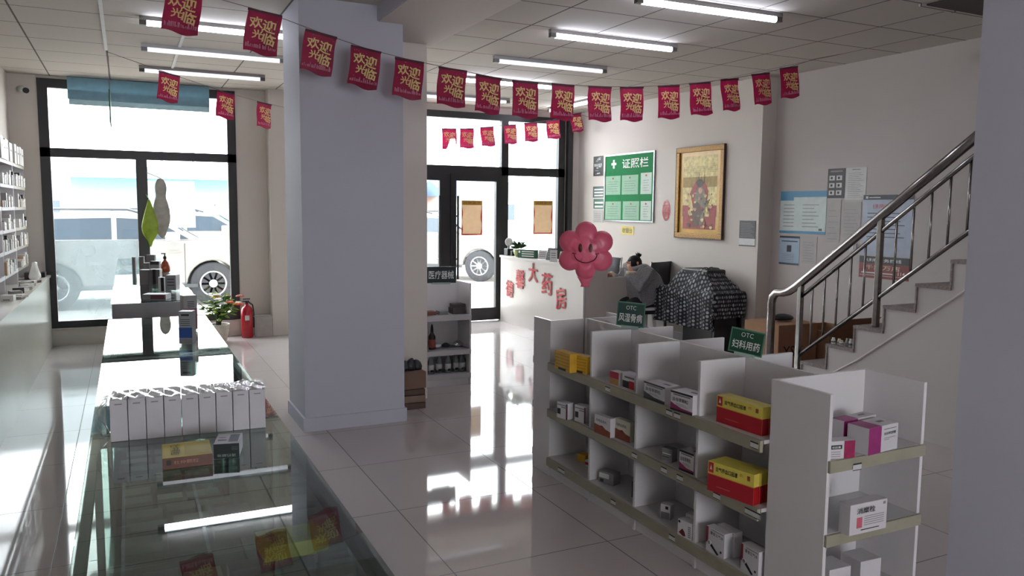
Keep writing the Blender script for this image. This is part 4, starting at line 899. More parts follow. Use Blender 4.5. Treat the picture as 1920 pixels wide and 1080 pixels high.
# round red paper-cut
b = MB(); vs_ = []; n = 40
b.add([(0, .078 * math.cos(2 * PI * i / n), .13 + .13 * math.sin(2 * PI * i / n)) for i in range(n)] + [(0, .06 * math.cos(2 * PI * i / n), .13 + .105 * math.sin(2 * PI * i / n)) for i in range(n)], [(i, (i + 1) % n, n + (i + 1) % n, n + i) for i in range(n)], M_fred)
b.text('福', (-.001, 0, .13), (0, -1, 0), Z_, .17, M_fred, w=.11, bold=.02)
for k in range(14):
    a = 2 * PI * k / 14; b.box(-.0015, .062 * math.cos(a) - .004, .13 + .108 * math.sin(a) - .006, .0005, .062 * math.cos(a) + .004, .13 + .108 * math.sin(a) + .006, M_fred)
o = b.build('paper_cut', solid=.0015); o.location = (WX - .003, 8.13, 1.475); tag(o, 'round red paper-cut blessing on the wall beside the gilt picture', 'paper cut')
# notices on the stair wall (x = 6.32)
SX = 6.319
def f_blue(b, q, tx, w_, h):
    bl = mat('notice_blue', (48, 128, 172), .4); q(0, .86, 1, 1, bl); q(0, .78, .3, .86, bl); q(0, 0, 1, .06, bl)
    for k in range(7): q(.08, .16 + k * .085, .32, .175 + k * .085, M_pkt, 2); q(.5, .16 + k * .085, .85 - .05 * (k % 3), .175 + k * .085, M_pkt, 2)
    q(.86, .08, .93, .13, M_green, 2)
onwall('wall_notice', 'pale notice with a blue wavy top on the stair wall', 'notice', 6.38, 5.76, 1.375, 1.815, mat('notice_pale_blue', (196, 208, 206), .5), f_blue, X=SX)
def f_grid(b, q, tx, w_, h):
    for i in range(2):
        for j in range(3): q(.1 + .42 * i, .1 + .25 * j, .42 + .42 * i, .26 + .25 * j, M_paper); q(.18 + .42 * i, .14 + .25 * j, .3 + .42 * i, .22 + .25 * j, M_ink, 2)
    q(.15, .88, .85, .93, M_gry)
onwall('wall_notice', 'black notice with six small white panels on the stair wall', 'notice', 5.76, 5.55, 1.74, 2.03, mat('notice_dark', (62, 60, 62)), f_grid, X=SX)
def f_txt(n, hd=None):
    def f(b, q, tx, w_, h):
        for k in range(n): q(.12, .08 + k * .8 / n, .85 - .1 * ((k * 7) % 3), .08 + k * .8 / n + .01, M_gry)
        if hd: q(.3, .93, .7, .95, M_pkt)
    return f
onwall('wall_notice', 'white text sheet right of the black six-panel notice', 'notice', 5.54, 5.3, 1.72, 2.03, M_paper, f_txt(14, 1), X=SX)
pd = mat('paper_dull_wall', (178, 174, 172), .6)
onwall('wall_notice', 'faint pale sheet below the white text sheet on the stair wall', 'notice', 5.56, 5.34, 1.36, 1.7, pd, f_txt(8), X=SX)
onwall('wall_notice', 'faint pale sheet beside the blue-topped notice', 'notice', 5.75, 5.58, 1.3, 1.72, pd, f_txt(6), X=SX)
onwall('wall_notice', 'faint pale sheet right of the small blue poster', 'notice', 6.06, 5.86, 1.07, 1.35, pd, f_txt(8), X=SX)
def f_sb(b, q, tx, w_, h):
    q(0, .93, 1, 1, M_ink); q(0, 0, 1, .07, mat('navy', (28, 40, 66), .4)); q(.38, .45, .6, .68, M_ink); q(.1, .8, .9, .84, mat('navy', (28, 40, 66)))
    for k in range(5): q(.12, .12 + .06 * k, .75, .135 + .06 * k, M_gry)
onwall('wall_notice', 'small light blue poster with black bar under the blue-topped notice', 'notice', 6.37, 6.09, 1.04, 1.345, mat('poster_pale_blue', (150, 172, 194), .4), f_sb, X=SX)
def f_big(b, q, tx, w_, h):
    q(0, .92, 1, 1, mat('navy_dark', (34, 36, 56), .4)); q(.05, .94, .1, .98, M_prt, 2); q(.12, .95, .35, .965, M_prt, 2)
    tx('健康宣传', .45, .81, .08, .5, mat('pale_red', (190, 110, 120), .5))
    for k in range(7): q(.1, .3 + k * .065, .85 - .08 * (k % 3), .315 + k * .065, mat('grey_blue', (84, 92, 110), .5))
onwall('wall_poster', 'large light blue poster on the stair wall behind the handrail', 'poster', 5.32, 4.78, 1.2, 1.765, mat('poster_blue_grey', (168, 178, 196), .4), f_big, X=SX)
def f_rd(b, q, tx, w_, h):
    q(0, .68, 1, 1, mat('navy_black', (30, 28, 38), .4)); tx('健康服务热线', .5, .83, .16, .7, M_prt); tx('千家万店', .48, .5, .22, .7, mat('cream_print', (206, 186, 170), .5)); tx('114', .86, .28, .16, .13, M_prt); q(.05, .22, .7, .27, M_prt); q(.02, .12, .98, .14, M_prt)
onwall('wall_poster', 'dark red and black hotline poster below the large blue one', 'poster', 5.33, 4.79, .985, 1.19, mat('poster_red', (128, 44, 38), .4), f_rd, X=SX)
t = thing('wall_switch', 'white wall switch on the stair wall', 'switch', (SX, 5.41, 1.22)); MB().box(0, -.04, 0, -.012, .04, .085, M_paper, bev=.003).build('plate', t); MB().box(-.0125, -.015, .025, -.017, .015, .06, M_bxw).build('rocker', t)

# ------------------------------------------------------------------ posters on the entrance glass
M_pst = mat('poster_cream', (216, 196, 170), .6, trans=.3); M_pr = mat('poster_red_edge', (196, 60, 50), .6, trans=.3); M_po = mat('poster_ochre', (176, 140, 60), .6, trans=.3)
def gposter(x, z, label):
    b = MB().box(-.16, 0, 0, .16, .002, .49, M_pst); n = 12
    pts = [(-.145 + .008 * math.sin(i * .9), .02 + i * .4 / n) for i in range(n + 1)]; pts2 = [(.14 - .008 * math.sin(i * .8 + 2), .02 + i * .4 / n) for i in range(n + 1)][::-1]
    for sd_, pp_ in ((-.16, pts), (.16, pts2[::-1])):
        for k in range(n): b.add([(sd_, -.0006, pp_[k][1]), (pp_[k][0], -.0006, pp_[k][1]), (pp_[k + 1][0], -.0006, pp_[k + 1][1]), (sd_, -.0006, pp_[k + 1][1])], [(0, 1, 2, 3)], M_pr)
    b.quad((0, -.0002, .01), X_, Z_, .32, .02, M_pr, .0005).quad((0, -.0006, .455), X_, Z_, .31, .06, M_po, .001)
    b.text('诚聘英才', (0, -.0018, .455), X_, Z_, .045, mat('ochre_dark', (110, 84, 40), .6), w=.27)
    o = b.build('glass_poster'); o.location = (x, 10.295, z); tag(o, label, 'poster')
gposter(4.39, 1.23, 'cream recruiting poster with wavy red border on the right door leaf')
gposter(5.53, 1.24, 'cream recruiting poster with wavy red border on the sidelight right of the doors')
gposter(3.56, 1.23, 'cream poster with red border on the left door leaf, mostly behind the pillar')

# ------------------------------------------------------------------ stairs with steel railing
M_step = mat('granite_step', (128, 116, 112), .4, var=.35, scale=60); SX0 = 5.0; RI, RU = .184, .255
t = struct(MB().prism([(5.0, 0)] + [p for k in range(12) for p in ((5.0 - RU * k, RI * (k + 1) - .025), (5.0 - RU * (k + 1), RI * (k + 1) - .025))] + [(5.0 - RU * 12, 0)], (SX0 + .012, 0, 0), (0, 1, 0), Z_, X_, 1.29, M_wallr).build('trim_stairs'), 'white plastered staircase body')
for k in range(12):
    y = 5.0 - RU * k; z = RI * (k + 1)
    b = MB().box(SX0, y - RU - .0, z - .025, 6.31, y + .012, z, M_step).box(SX0 + .002, y - .002, z - RI, 6.31, y + .010, z - .025, M_step)
    struct(b.build('stair_step', t))
b = MB(); b.tube([(SX0 + .008, 4.42, .33), (SX0 + .008, 4.2, .47), (SX0 + .008, 3.38, 1.08), (SX0 + .008, 2.2, 1.96)], .008, M_wall, 6); struct(b.build('stair_skirting', t))
t = thing('stair_railing', 'stainless steel stair railing with a thick curved handrail', 'railing', (5.08, 4.1, 0))
def rl(pts): return [(0, y - 4.1, z) for y, z in pts]
sl = (2.10 - .957) / (3.42 - 4.93)
def hz(y, z0=.957): return z0 + (y - 4.93) * sl
MB().tube(rl([(5.19, 0), (5.19, .8), (5.175, .86), (5.13, .9), (5.06, .905), (4.99, .925), (4.9, hz(4.9)), (4.0, hz(4.0)), (2.6, hz(2.6))]), .036, M_steel, 16).build('handrail', t)
for y0, zb in ((4.86, .19), (4.11, .735), (3.30, 1.29)): MB().box(-.02, y0 - 4.1 - .02, zb, .02, y0 - 4.1 + .02, hz(y0), M_steel, bev=.004).build('post', t)
for z0 in (.835, .335): MB().tube(rl([(4.86, hz(4.86, z0)), (2.7, hz(2.7, z0))]), .017, M_steel, 10).build('rail', t)
for y in [4.86 - .125 * k for k in range(1, 6)] + [4.11 - .135 * k for k in range(1, 6)] + [3.3 - .135 * k for k in (1, 2, 3)]: MB().tube(rl([(y, hz(y, .335)), (y, hz(y, .835))]), .009, M_steel, 8).build('baluster', t)
# things on and by the stairs
M_card = mat('cardboard', (150, 112, 82), .8, var=.06)
t = thing('cardboard_box', 'tall cardboard box marked YSC standing beside the stair foot', 'cardboard box', (5.55, 5.5, 0))
b = MB().box(-.28, -.22, 0, .2, .22, .575, M_card, bev=.004).box(-.281, -.222, .2, .0, -.2195, .5, mat('cardboard_pink', (156, 108, 84), .8))
b.text('YSC', (-.1, -.2225, .33), X_, Z_, .1, M_ink, w=.24); b.build('box_body', t)
MB().box(-.28, -.0, .578, .2, .0015, .6, M_card, Matrix.Translation((0, -.22, 0)) @ Matrix.Rotation(-.9, 4, 'X') @ Matrix.Translation((0, 0, -.0))).build('flap', t)
t = thing('cardboard_box', 'open cardboard box with dark inside, squeezed between the YSC box and the wall', 'cardboard box', (6.03, 5.42, 0))
b = MB()
for a in ((-.25, -.25, .25, -.24), (-.25, .24, .25, .25), (-.25, -.24, -.24, .24), (.24, -.24, .25, .24)): b.box(a[0], a[1], 0, a[2], a[3], .5, M_card)
b.box(-.24, -.24, 0, .24, .24, .01, M_card).build('box_body', t)
MB().box(-.25, 0, 0, .25, .2, .004, M_card, Matrix.Translation((0, -.25, .5)) @ Matrix.Rotation(2.4, 4, 'X')).build('flap', t)
b = MB(); r = random.Random(6); b.lathe((0, 0, 0), [(.09, 0), (.13, .02), (.1, .045), (.05, .06), (.02, .065)], M_black, 16, sy=.6)
b.lathe((-.15, 0, 0), [(.02, 0), (.04, .02), (.03, .045), (.01, .05)], M_black, 10)
for i in range(len(b.v)): b.v[i] += Vector((r.uniform(-.01, .01), r.uniform(-.01, .01), r.uniform(0, .008)))
o = b.build('plastic_bag', sub=1); o.location = (5.53, 5.5, .577); tag(o, 'crumpled black plastic bag on top of the YSC box', 'bag')
for i, (y, h, m, lb) in enumerate(((4.47, .05, M_paper, 'white capped jar at the left end of the row on the stair step'), (4.43, .045, M_crm, 'cream jar, second in the row on the stair step'), (4.39, .04, M_crm, 'cream jar, third in the row on the stair step'), (4.35, .06, M_gry, 'grey jar, fourth in the row on the stair step'), (4.3, .065, M_paper, 'white round jar, fifth in the row on the stair step'), (4.26, .09, M_paper, 'tall white bottle at the right end of the row on the stair step'))):
    b = MB().lathe((0, 0, 0), [(.014, 0), (.016, .004), (.016, h * .7), (.01, h * .78), (.012, h * .8), (.012, h)], m, 14).lathe((0, 0, h * .25), [(.0164, 0), (.0164, h * .25)], M_pkt, 14).build('small_jar')
    b.location = (5.05 + .02 * (i % 2), y, .5525); tag(b, lb, 'jar')

# ------------------------------------------------------------------ draped table, chairs, stool
M_cloth = bpy.data.materials.new('dotted_cloth'); M_cloth.use_nodes = True; nt = M_cloth.node_tree; bs = nt.nodes['Principled BSDF']; bs.inputs['Roughness'].default_value = .8
uv = nt.nodes.new('ShaderNodeAttribute'); uv.attribute_name = 'cloth_uv'
sp = nt.nodes.new('ShaderNodeSeparateXYZ'); nt.links.new(uv.outputs['Vector'], sp.inputs[0])
def MN(op, a, b=None):
    n = nt.nodes.new('ShaderNodeMath'); n.operation = op
    for i, v in enumerate((a, b)):
        if v is None: continue
        if isinstance(v, (int, float)): n.inputs[i].default_value = v
        else: nt.links.new(v, n.inputs[i])
    return n.outputs[0]
row = MN('FLOOR', MN('MULTIPLY', sp.outputs[1], 22.0)); fy = MN('SUBTRACT', MN('FRACT', MN('MULTIPLY', sp.outputs[1], 22.0)), .5)
fx = MN('SUBTRACT', MN('FRACT', MN('ADD', MN('MULTIPLY', sp.outputs[0], 24.0), MN('MULTIPLY', row, .37))), .5)
dd = MN('SQRT', MN('ADD', MN('MULTIPLY', fx, fx), MN('MULTIPLY', fy, fy)))
wn = nt.nodes.new('ShaderNodeTexWhiteNoise'); cb = nt.nodes.new('ShaderNodeCombineXYZ'); nt.links.new(MN('FLOOR', MN('ADD', MN('MULTIPLY', sp.outputs[0], 24.0), MN('MULTIPLY', row, .37))), cb.inputs[0]); nt.links.new(row, cb.inputs[1]); nt.links.new(cb.outputs[0], wn.inputs['Vector'])
on = MN('LESS_THAN', dd, MN('ADD', .24, MN('MULTIPLY', wn.outputs['Value'], .14)))
mixc = nt.nodes.new('ShaderNodeMix'); mixc.data_type = 'RGBA'; nt.links.new(MN('MULTIPLY', on, MN('ADD', .35, MN('MULTIPLY', wn.outputs['Value'], .6))), mixc.inputs[0]); mixc.inputs[6].default_value = (*lin((22, 22, 28)), 1); mixc.inputs[7].default_value = (*lin((160, 162, 166)), 1)
nt.links.new(mixc.outputs[2], bs.inputs['Base Color'])
M_wood = mat('black_table', (24, 22, 24), .4)
t = thing('covered_table', 'black table standing against the cashier wall under the dotted cloth', 'table', (5.88, 7.1, 0))
MB().box(-.2, -.46, .68, .22, .46, .71, M_wood).build('tabletop', t)
MB().box(-.17, -.4, .02, -.15, .1, .68, M_wood).box(-.15, -.42, .02, .2, -.4, .68, M_wood).build('modesty_panel', t)
for sx in (-1, 1):
    for sy in (-1, 1): MB().box(.01 + sx * .17, sy * .42, 0, .01 + sx * .19, sy * .45, .68, M_wood).build('leg', t)
MB().box(-.12, -.24, .711, .14, .2, .95, M_wood, bev=.02).build('machine_under_cloth', t)
cx, cy = 5.88, 7.1; hx, hy = .215, .475; N = 56; vs_ = []; uvs = []
for j in range(N + 1):
    for i in range(N + 1):
        u = -2.15 + 3.2 * i / N; v = -1.62 + 3.0 * j / N
        a, b_ = max(-1, min(1, u)), max(-1, min(1, v)); ex = max(0, -u - 1) * .36; ey = max(0, abs(v) - 1) * .45; dr = max(ex, ey)
        # height over table and the thing beneath
        bx = max(0, 1 - max(0, abs(a * hx + .0) - .1) / .1); by = max(0, 1 - max(0, abs(b_ * hy + .02) - .2) / .2)
        z = .722 + .245 * min(bx, by) ** .8 * (1 - .25 * math.sin(b_ * 4 + 1) ** 2) + .006 * math.sin(i * .9) * math.sin(j * .7)
        rip = .02 * math.sin(v * 13) * min(1, dr * 4); rip2 = .02 * math.sin(u * 11) * min(1, dr * 4)
        hang = min(dr, .5 + .06 * math.sin(v * 3 + 1) + .05 * math.sin(u * 4)) if dr else 0
        x = a * hx - (min(.035, dr * .8) + rip + .01 if ex > 0 else 0); y = b_ * hy + (math.copysign(min(.03, dr * .6) + rip2, v) if ey > 0 else 0)
        zz = (.722 - hang) if dr > 0 else z
        if dr > 0 and dr < .03: zz = .722 - dr * .5
        vs_.append((min(x, .238), y, zz)); uvs.append((u * .36, v * .47, 0))
b = MB().add(vs_, [(j * (N + 1) + i, j * (N + 1) + i + 1, (j + 1) * (N + 1) + i + 1, (j + 1) * (N + 1) + i) for j in range(N) for i in range(N)], M_cloth, True)
o = b.build('table_cloth'); at = o.data.attributes.new('cloth_uv', 'FLOAT_VECTOR', 'POINT'); at.data.foreach_set('vector', [c for q in uvs for c in q])
o.location = (cx, cy, 0); tag(o, 'black cloth with rows of white dots draped over the table and a machine', 'tablecloth')
q = o.modifiers.new('s', 'SOLIDIFY'); q.thickness = .004; q.offset = 1
M_mesh = mat('chair_mesh', (58, 58, 62), .7, var=.1)
def office(loc, rz, label):
    t = thing('office_chair', label, 'chair', loc, rz, 'black office chairs by the cashier wall')
    MB().box(-.23, -.24, .42, .23, .22, .48, M_mesh, bev=.02).build('seat', t)
    pts = [(.19, .45), (.225, .6), (.235, .8), (.25, .97)]
    b = MB(); vs_ = []; fs = []
    for (y, z) in pts: vs_ += [(-.21, y, z), (-.07, y + .02, z), (.07, y + .02, z), (.21, y, z)]
    for r_ in range(3):
        for c_ in range(3): fs.append((r_ * 4 + c_, r_ * 4 + c_ + 1, r_ * 4 + c_ + 5, r_ * 4 + c_ + 4))
    b.add(vs_, fs, M_mesh, True); b.build('backrest', t, solid=.02)
    for s in (-1, 1):
        MB().tube([(s * .22, .17, .43), (s * .222, .22, .6), (s * .222, .235, .8), (s * .222, .255, .98)], .012, M_steel if s > 0 else M_black, 8).build('back_frame', t)
        MB().tube([(s * .24, .2, .66), (s * .27, .0, .67), (s * .27, -.18, .66), (s * .25, -.2, .44)], .014, M_black, 8).build('armrest', t)
    MB().tube([(0, 0, .1), (0, 0, .42)], .028, M_steel, 12).build('gas_column', t)
    for k in range(5):
        a = 2 * PI * k / 5 + .3; l = MB().tube([(0, 0, .11), (.27 * math.cos(a), .27 * math.sin(a), .07)], [.025, .015], M_black, 8).build('base_leg', t); MB().lathe((.27 * math.cos(a), .27 * math.sin(a), 0), [(.02, 0), (.03, .02), (.02, .055)], M_black, 10).build('castor', l)
    return t
ch = office((5.78, 8.0 + .12, 0), -PI / 2 + .25, 'black high-back office chair right of the person, behind the dotted cloth')
ch.location = (5.72, 7.98, 0)
dup(ch, (5.62, 8.95, 0), -PI / 2 + .1, 'black office chair behind the desk, half hidden by the balloon')
P = Vector((5.62, 8.0, 0))
ch.location = (5.8, 7.55 + .5, 0)
t = thing('stool', 'white stool under the seated person, seen above the gondola', 'stool', (5.6, 7.8, 0))
MB().lathe((0, 0, .41), [(.14, 0), (.15, .01), (.15, .03), (.13, .04)], M_white, 24).build('seat', t)
for k in range(4):
    a = PI / 4 + k * PI / 2; MB().tube([(.1 * math.cos(a), .1 * math.sin(a), .41), (.15 * math.cos(a), .15 * math.sin(a), 0)], [.022, .016], M_white, 10).build('leg', t)
ch.location = (5.85, 8.17, 0); ch.rotation_euler = (0, 0, -2.8)

# ------------------------------------------------------------------ person
def skin(name, V, Eg, rad, m, parent, root=0, sub=2, remesh=0):
    me = bpy.data.meshes.new(name); me.from_pydata([tuple(v) for v in V], Eg, []); o = bpy.data.objects.new(name, me); COL.objects.link(o)
    me.materials.append(m); o.parent = parent; md = o.modifiers.new('skin', 'SKIN'); md.use_smooth_shade = True
    sv = me.skin_vertices[0].data
    for i, r in enumerate(rad): sv[i].radius = (r, r) if not isinstance(r, tuple) else r; sv[i].use_root = (i == root)
    if remesh: q = o.modifiers.new('r', 'REMESH'); q.mode = 'VOXEL'; q.voxel_size = remesh; q.use_smooth_shade = True
    q = o.modifiers.new('sub', 'SUBSURF'); q.levels = sub; q.render_levels = sub
    return o
M_sk = mat('skin', (196, 150, 124), .5); M_hair = mat('hair_black', (16, 13, 13), .8, var=.3, scale=80)
M_coat = mat('wool_coat_grey', (138, 136, 140), .9, var=.3, scale=90, bump=.6); M_fur = mat('cuff_cream', (196, 180, 160), .9, var=.25, scale=90, bump=.6); M_trs = mat('trousers_black', (20, 20, 24), .7)
PS = Vector((5.62, 7.84, 0)); pr_ = thing('person', 'seated person in grey wool coat leaning on the desk, dark hair tied up', 'person', PS)
# facing -x; left side is -y
V = [(0, 0, .50), (-.02, 0, .62), (-.06, 0, .76), (-.11, 0, .87), (-.14, 0, .93), (-.165, 0, .985), (-.185, 0, 1.03)]
Eg = [(i, i + 1) for i in range(6)]; rad = [.13, .115, .115, .11, .05, .075, .06]
def add(p, e, r): V.append(p); Eg.append((e, len(V) - 1)); rad.append(r); return len(V) - 1
for s in (-1, 1):
    sh = add((-.12, s * .16, .86), 3, .055); el = add((-.22 if s > 0 else -.25, s * .23, .66 if s > 0 else .74), sh, .042)
    el2 = el; wr_ = add((-.33 if s < 0 else -.38, s * .17 - .0, .9 if s < 0 else .83), el2, .027)
    pm = add((-.335 if s < 0 else -.43, s * .155, .95 if s < 0 else .825), wr_, (.018, .03))
    base = Vector(V[pm])
    for k in range(4):
        off = (k - 1.5) * .018
        d1 = Vector((-.01, 0, .04)) if s < 0 else Vector((-.04, 0, 0)); d2 = Vector((-.03, 0, .012)) if s < 0 else Vector((-.025, 0, -.012)); L = (.85, 1, .95, .75)[k]
        a1 = add(tuple(base + Vector((0, off, 0)) + d1 * .5), pm, .0085); a2 = add(tuple(base + Vector((0, off, 0)) + d1 * (.5 + .6 * L)), a1, .0082); add(tuple(base + Vector((0, off, 0)) + d1 * (.5 + .6 * L) + d2 * L), a2, .0075)
    th1 = add(tuple(base + Vector((0, -s * .035, .005))), pm, .0095); add(tuple(base + Vector((-.01, -s * .05, .02)) + (Vector((0, 0, .015)) if s < 0 else Vector((-.02, 0, 0)))), th1, .0085)
    hp = add((-.03, s * .09, .49), 0, .09); kn = add((-.31, s * .12, .5), hp, .06); an = add((-.27, s * .12, .09), kn, .04); add((-.35, s * .13, .035), an, .03)
skin('body', V, Eg, rad, M_sk, pr_, sub=1)
# coat: torso and sleeves as one garment
V = [(.03, 0, .49), (.0, 0, .62), (-.05, 0, .75), (-.1, 0, .86), (-.135, 0, .92)]; Eg = [(0, 1), (1, 2), (2, 3), (3, 4)]; rad = [(.19, .23), (.175, .2), (.165, .185), (.14, .16), (.085, .1)]
for s in (-1, 1):
    sh = add((-.115, s * .165, .85), 3, .085); el = add((-.2 if s > 0 else -.25, s * .24, .66 if s > 0 else .74), sh, .072); add((-.32 if s < 0 else -.34, s * .18, .86 if s < 0 else .8), el, .052)
skin('coat', V, Eg, rad, M_coat, pr_, remesh=.016, sub=1)
# hood / collar
b = MB(); n = 26; vs_ = []; fs = []
for i in range(n):
    a = 2 * PI * i / n; back = .5 + .5 * math.cos(a)
    c0 = Vector((-.13 + .13 * math.cos(a), .135 * math.sin(a), .925 - .035 * back + .02 * math.sin(a * 3)))
    for k in range(8):
        q = 2 * PI * k / 8; r = .034 + .02 * back; vs_.append(c0 + Vector((math.cos(a) * math.cos(q), math.sin(a) * math.cos(q), math.sin(q) * .9)) * r)
for i in range(n):
    for k in range(8): fs.append((i * 8 + k, ((i + 1) % n) * 8 + k, ((i + 1) % n) * 8 + (k + 1) % 8, i * 8 + (k + 1) % 8))
b.add(vs_, fs, M_coat, True).build('hood_collar', pr_)
b = MB()
for (c0, dirv) in (((-.325, -.178, .875), (0, .0, 1)), ((-.36, .178, .806), (-1, 0, 0))):
    c0 = Vector(c0); D = Vector(dirv); A = Vector((0, 1, 0)); B = D.cross(A); pts = [c0 + (A * math.cos(2 * PI * k / 16) + B * math.sin(2 * PI * k / 16)) * .042 for k in range(17)]; b.tube(pts, .02, M_fur, 8)
b.build('cuff', pr_)
V = [(.0, 0, .5)]; Eg = []; rad = [.13]
for s in (-1, 1): hp = add((-.03, s * .09, .49), 0, .105); kn = add((-.31, s * .12, .5), hp, .078); add((-.27, s * .12, .12), kn, .055)
skin('trousers', V, Eg, rad, M_trs, pr_)
for s in (-1, 1): MB().lathe((-.3, s * .125, 0), [(.045, 0), (.05, .02), (.045, .05), (.03, .075)], M_black, 16, sx=2.0).build('shoe', pr_)
b = MB(); r = random.Random(1)
b.lathe((-.155, 0, .955), [(.03, -.06), (.075, -.045), (.09, 0), (.086, .045), (.06, .09), (.02, .11)], M_hair, 20); b.lathe((-.1, 0, 1.04), [(.012, 0), (.034, .015), (.034, .035), (.012, .05)], M_hair, 12)
for k in range(9): an = r.uniform(0, 2 * PI); b.tube([(-.1, 0, 1.06), (-.1 + .04 * math.cos(an), .04 * math.sin(an), 1.085 + r.uniform(-.02, .02))], [.007, .002], M_hair, 6)
b.build('hair', pr_)
for s in (-1, 1):
    MB().lathe((0, 0, 0), [(.003, -.012), (.009, -.006), (.01, .0), (.009, .006), (.003, .012)], M_paper, 10, Matrix.Translation((-.24, s * .03, .985))).build('eye', pr_); MB().lathe((0, 0, 0), [(.006, -.02), (.014, -.006), (.014, .008), (.006, .02)], M_sk, 10, Matrix.Translation((-.17, s * .083, .975))).build('ear', pr_)
MB().tube([(-.232, 0, .99), (-.257, 0, .962), (-.238, 0, .955)], [.007, .011, .006], M_sk, 8).build('nose', pr_); MB().tube([(-.234, -.018, .935), (-.242, 0, .937), (-.234, .018, .935)], [.003, .006, .003], mat('lips', (150, 80, 76), .5), 8).build('mouth', pr_)

# ------------------------------------------------------------------ beside and behind the pillar
t = thing('cardboard_box', 'worn cardboard box stuffed with dark bags beside the pillar', 'cardboard box', (2.0, 6.0, 0))
r = random.Random(9)
for i, (z0, z1, m) in enumerate(((0.001, .05, mat('cardboard_dark', (84, 66, 56), .8)), (.055, .11, mat('cardboard_mid', (130, 108, 94), .8)), (.115, .16, mat('cardboard_dark', (84, 66, 56))), (.165, .3, mat('cardboard_brown', (116, 90, 76), .8)))):
    o_ = MB().box(-.1, -.11, z0, .115, .11, z1, m, Matrix.Rotation(r.uniform(-.08, .08), 4, 'Z'), bev=.004).build(('flattened_box', 'flattened_box', 'flattened_box', 'box_body')[i], t)
b = MB()
for k in range(4):
    x = -.07 + .05 * k; b.tube([(x, 0, .28), (x + r.uniform(-.02, .02), r.uniform(-.04, .04), .36), (x + r.uniform(-.03, .03), 0, .4 - .02 * (k % 2))], [.06, .045, .008], mat('bag_black', (30, 32, 36), .45, bump=.4), 10)
b.build('dark_bags', t, sub=1)
def ms(z): return z + .001
tr = [mat('clear_bottle', (150, 160, 160), .1, trans=.5), M_paper]
for i, (px, lb) in enumerate(((808, 'leftmost'), (823, 'second from the left'), (840, 'third from the left'), (854, 'fourth from the left'), (866, 'second from the right'), (877, 'rightmost'))):
    p = at_y(px, 700, 6.63 + .02 * (i % 2)); t = thing('clear_bottle', 'clear bottle with printed label on the lowest shelf behind the pillar, %s' % lb, 'bottle', (p.x, p.y, .1105), 0, 'clear bottles on the lowest shelf behind the pillar')
    MB().lathe((0, 0, 0), [(.026, 0), (.029, .01), (.029, .11), (.012, .145), (.012, .165), (.004, .167)], tr[0], 14).build('bottle_body', t); MB().lathe((0, 0, .03), [(.0296, 0), (.0296, .055)], M_paper, 14).quad((0, -.03, .03), X_, Z_, .03, .02, M_ink).build('label_sticker', t); MB().lathe((0, 0, .163), [(.013, 0), (.013, .018)], M_paper, 12).build('cap', t)
p = at_y(810, 650, 6.65); t = thing('spray_bottle', 'brown bottle with red label and black nozzle on the middle shelf behind the pillar', 'bottle', (p.x, p.y, .3305))
MB().lathe((0, 0, 0), [(.03, 0), (.032, .01), (.032, .12), (.014, .15), (.013, .17)], mat('bottle_brown', (50, 30, 24), .2), 16).build('bottle_body', t); MB().lathe((0, 0, .02), [(.0326, 0), (.0326, .075)], mat('label_brick', (140, 66, 56), .5), 16).build('label_sticker', t); MB().lathe((0, 0, .17), [(.015, 0), (.012, .03), (.006, .06)], M_black, 12).build('nozzle', t)
def lump(name, label, loc, R, m, sy=.7, seed=1, cat='bag'):
    b = MB(); r = random.Random(seed); b.lathe((0, 0, 0), [(R * .7, 0), (R, R * .2), (R * .9, R * .5), (R * .4, R * .8), (R * .1, R * .85)], m, 14, sy=sy)
    for i in range(len(b.v)): b.v[i] += Vector((r.uniform(-.15, .15) * R, r.uniform(-.15, .15) * R, r.uniform(0, .12) * R))
    o = b.build(name, sub=1); o.location = loc; tag(o, label, cat)
lump('cloth_bundle', 'white cloth bundle on the middle shelf behind the pillar', (2.5, 6.68, .333), .055, M_paper, seed=2, cat='bundle')
lump('cloth_bundle', 'dark bundle between the white and the silver one on the middle shelf', (2.6, 6.7, .333), .045, M_black, seed=3, cat='bundle')
lump('foil_bundle', 'crinkled silver foil bundle on the middle shelf behind the pillar', (2.71, 6.68, .333), .065, mat('silver_foil', (200, 200, 204), .2, 1.0), seed=4, cat='bundle')
for i, (x, w_, h, m, lb) in enumerate(((2.38, .2, .03, mat('lid_brown', (120, 70, 56), .5), 'flat reddish brown pack on the top shelf behind the pillar'), (2.55, .09, .03, M_gry, 'flat shiny grey pack on the top shelf behind the pillar'), (2.7, .12, .09, mat('pack_dark', (70, 62, 60), .5), 'stack of dark packs on the top shelf behind the pillar'))):
    o = MB().box(-w_ / 2, -.06, 0, w_ / 2, .06, h * .6, m, bev=.003).box(-w_ / 2 + .01, -.055, h * .6, w_ / 2 + .005, .055, h, m, bev=.002).build('flat_pack'); o.location = (x, 6.68, .6455); tag(o, lb, 'pack')

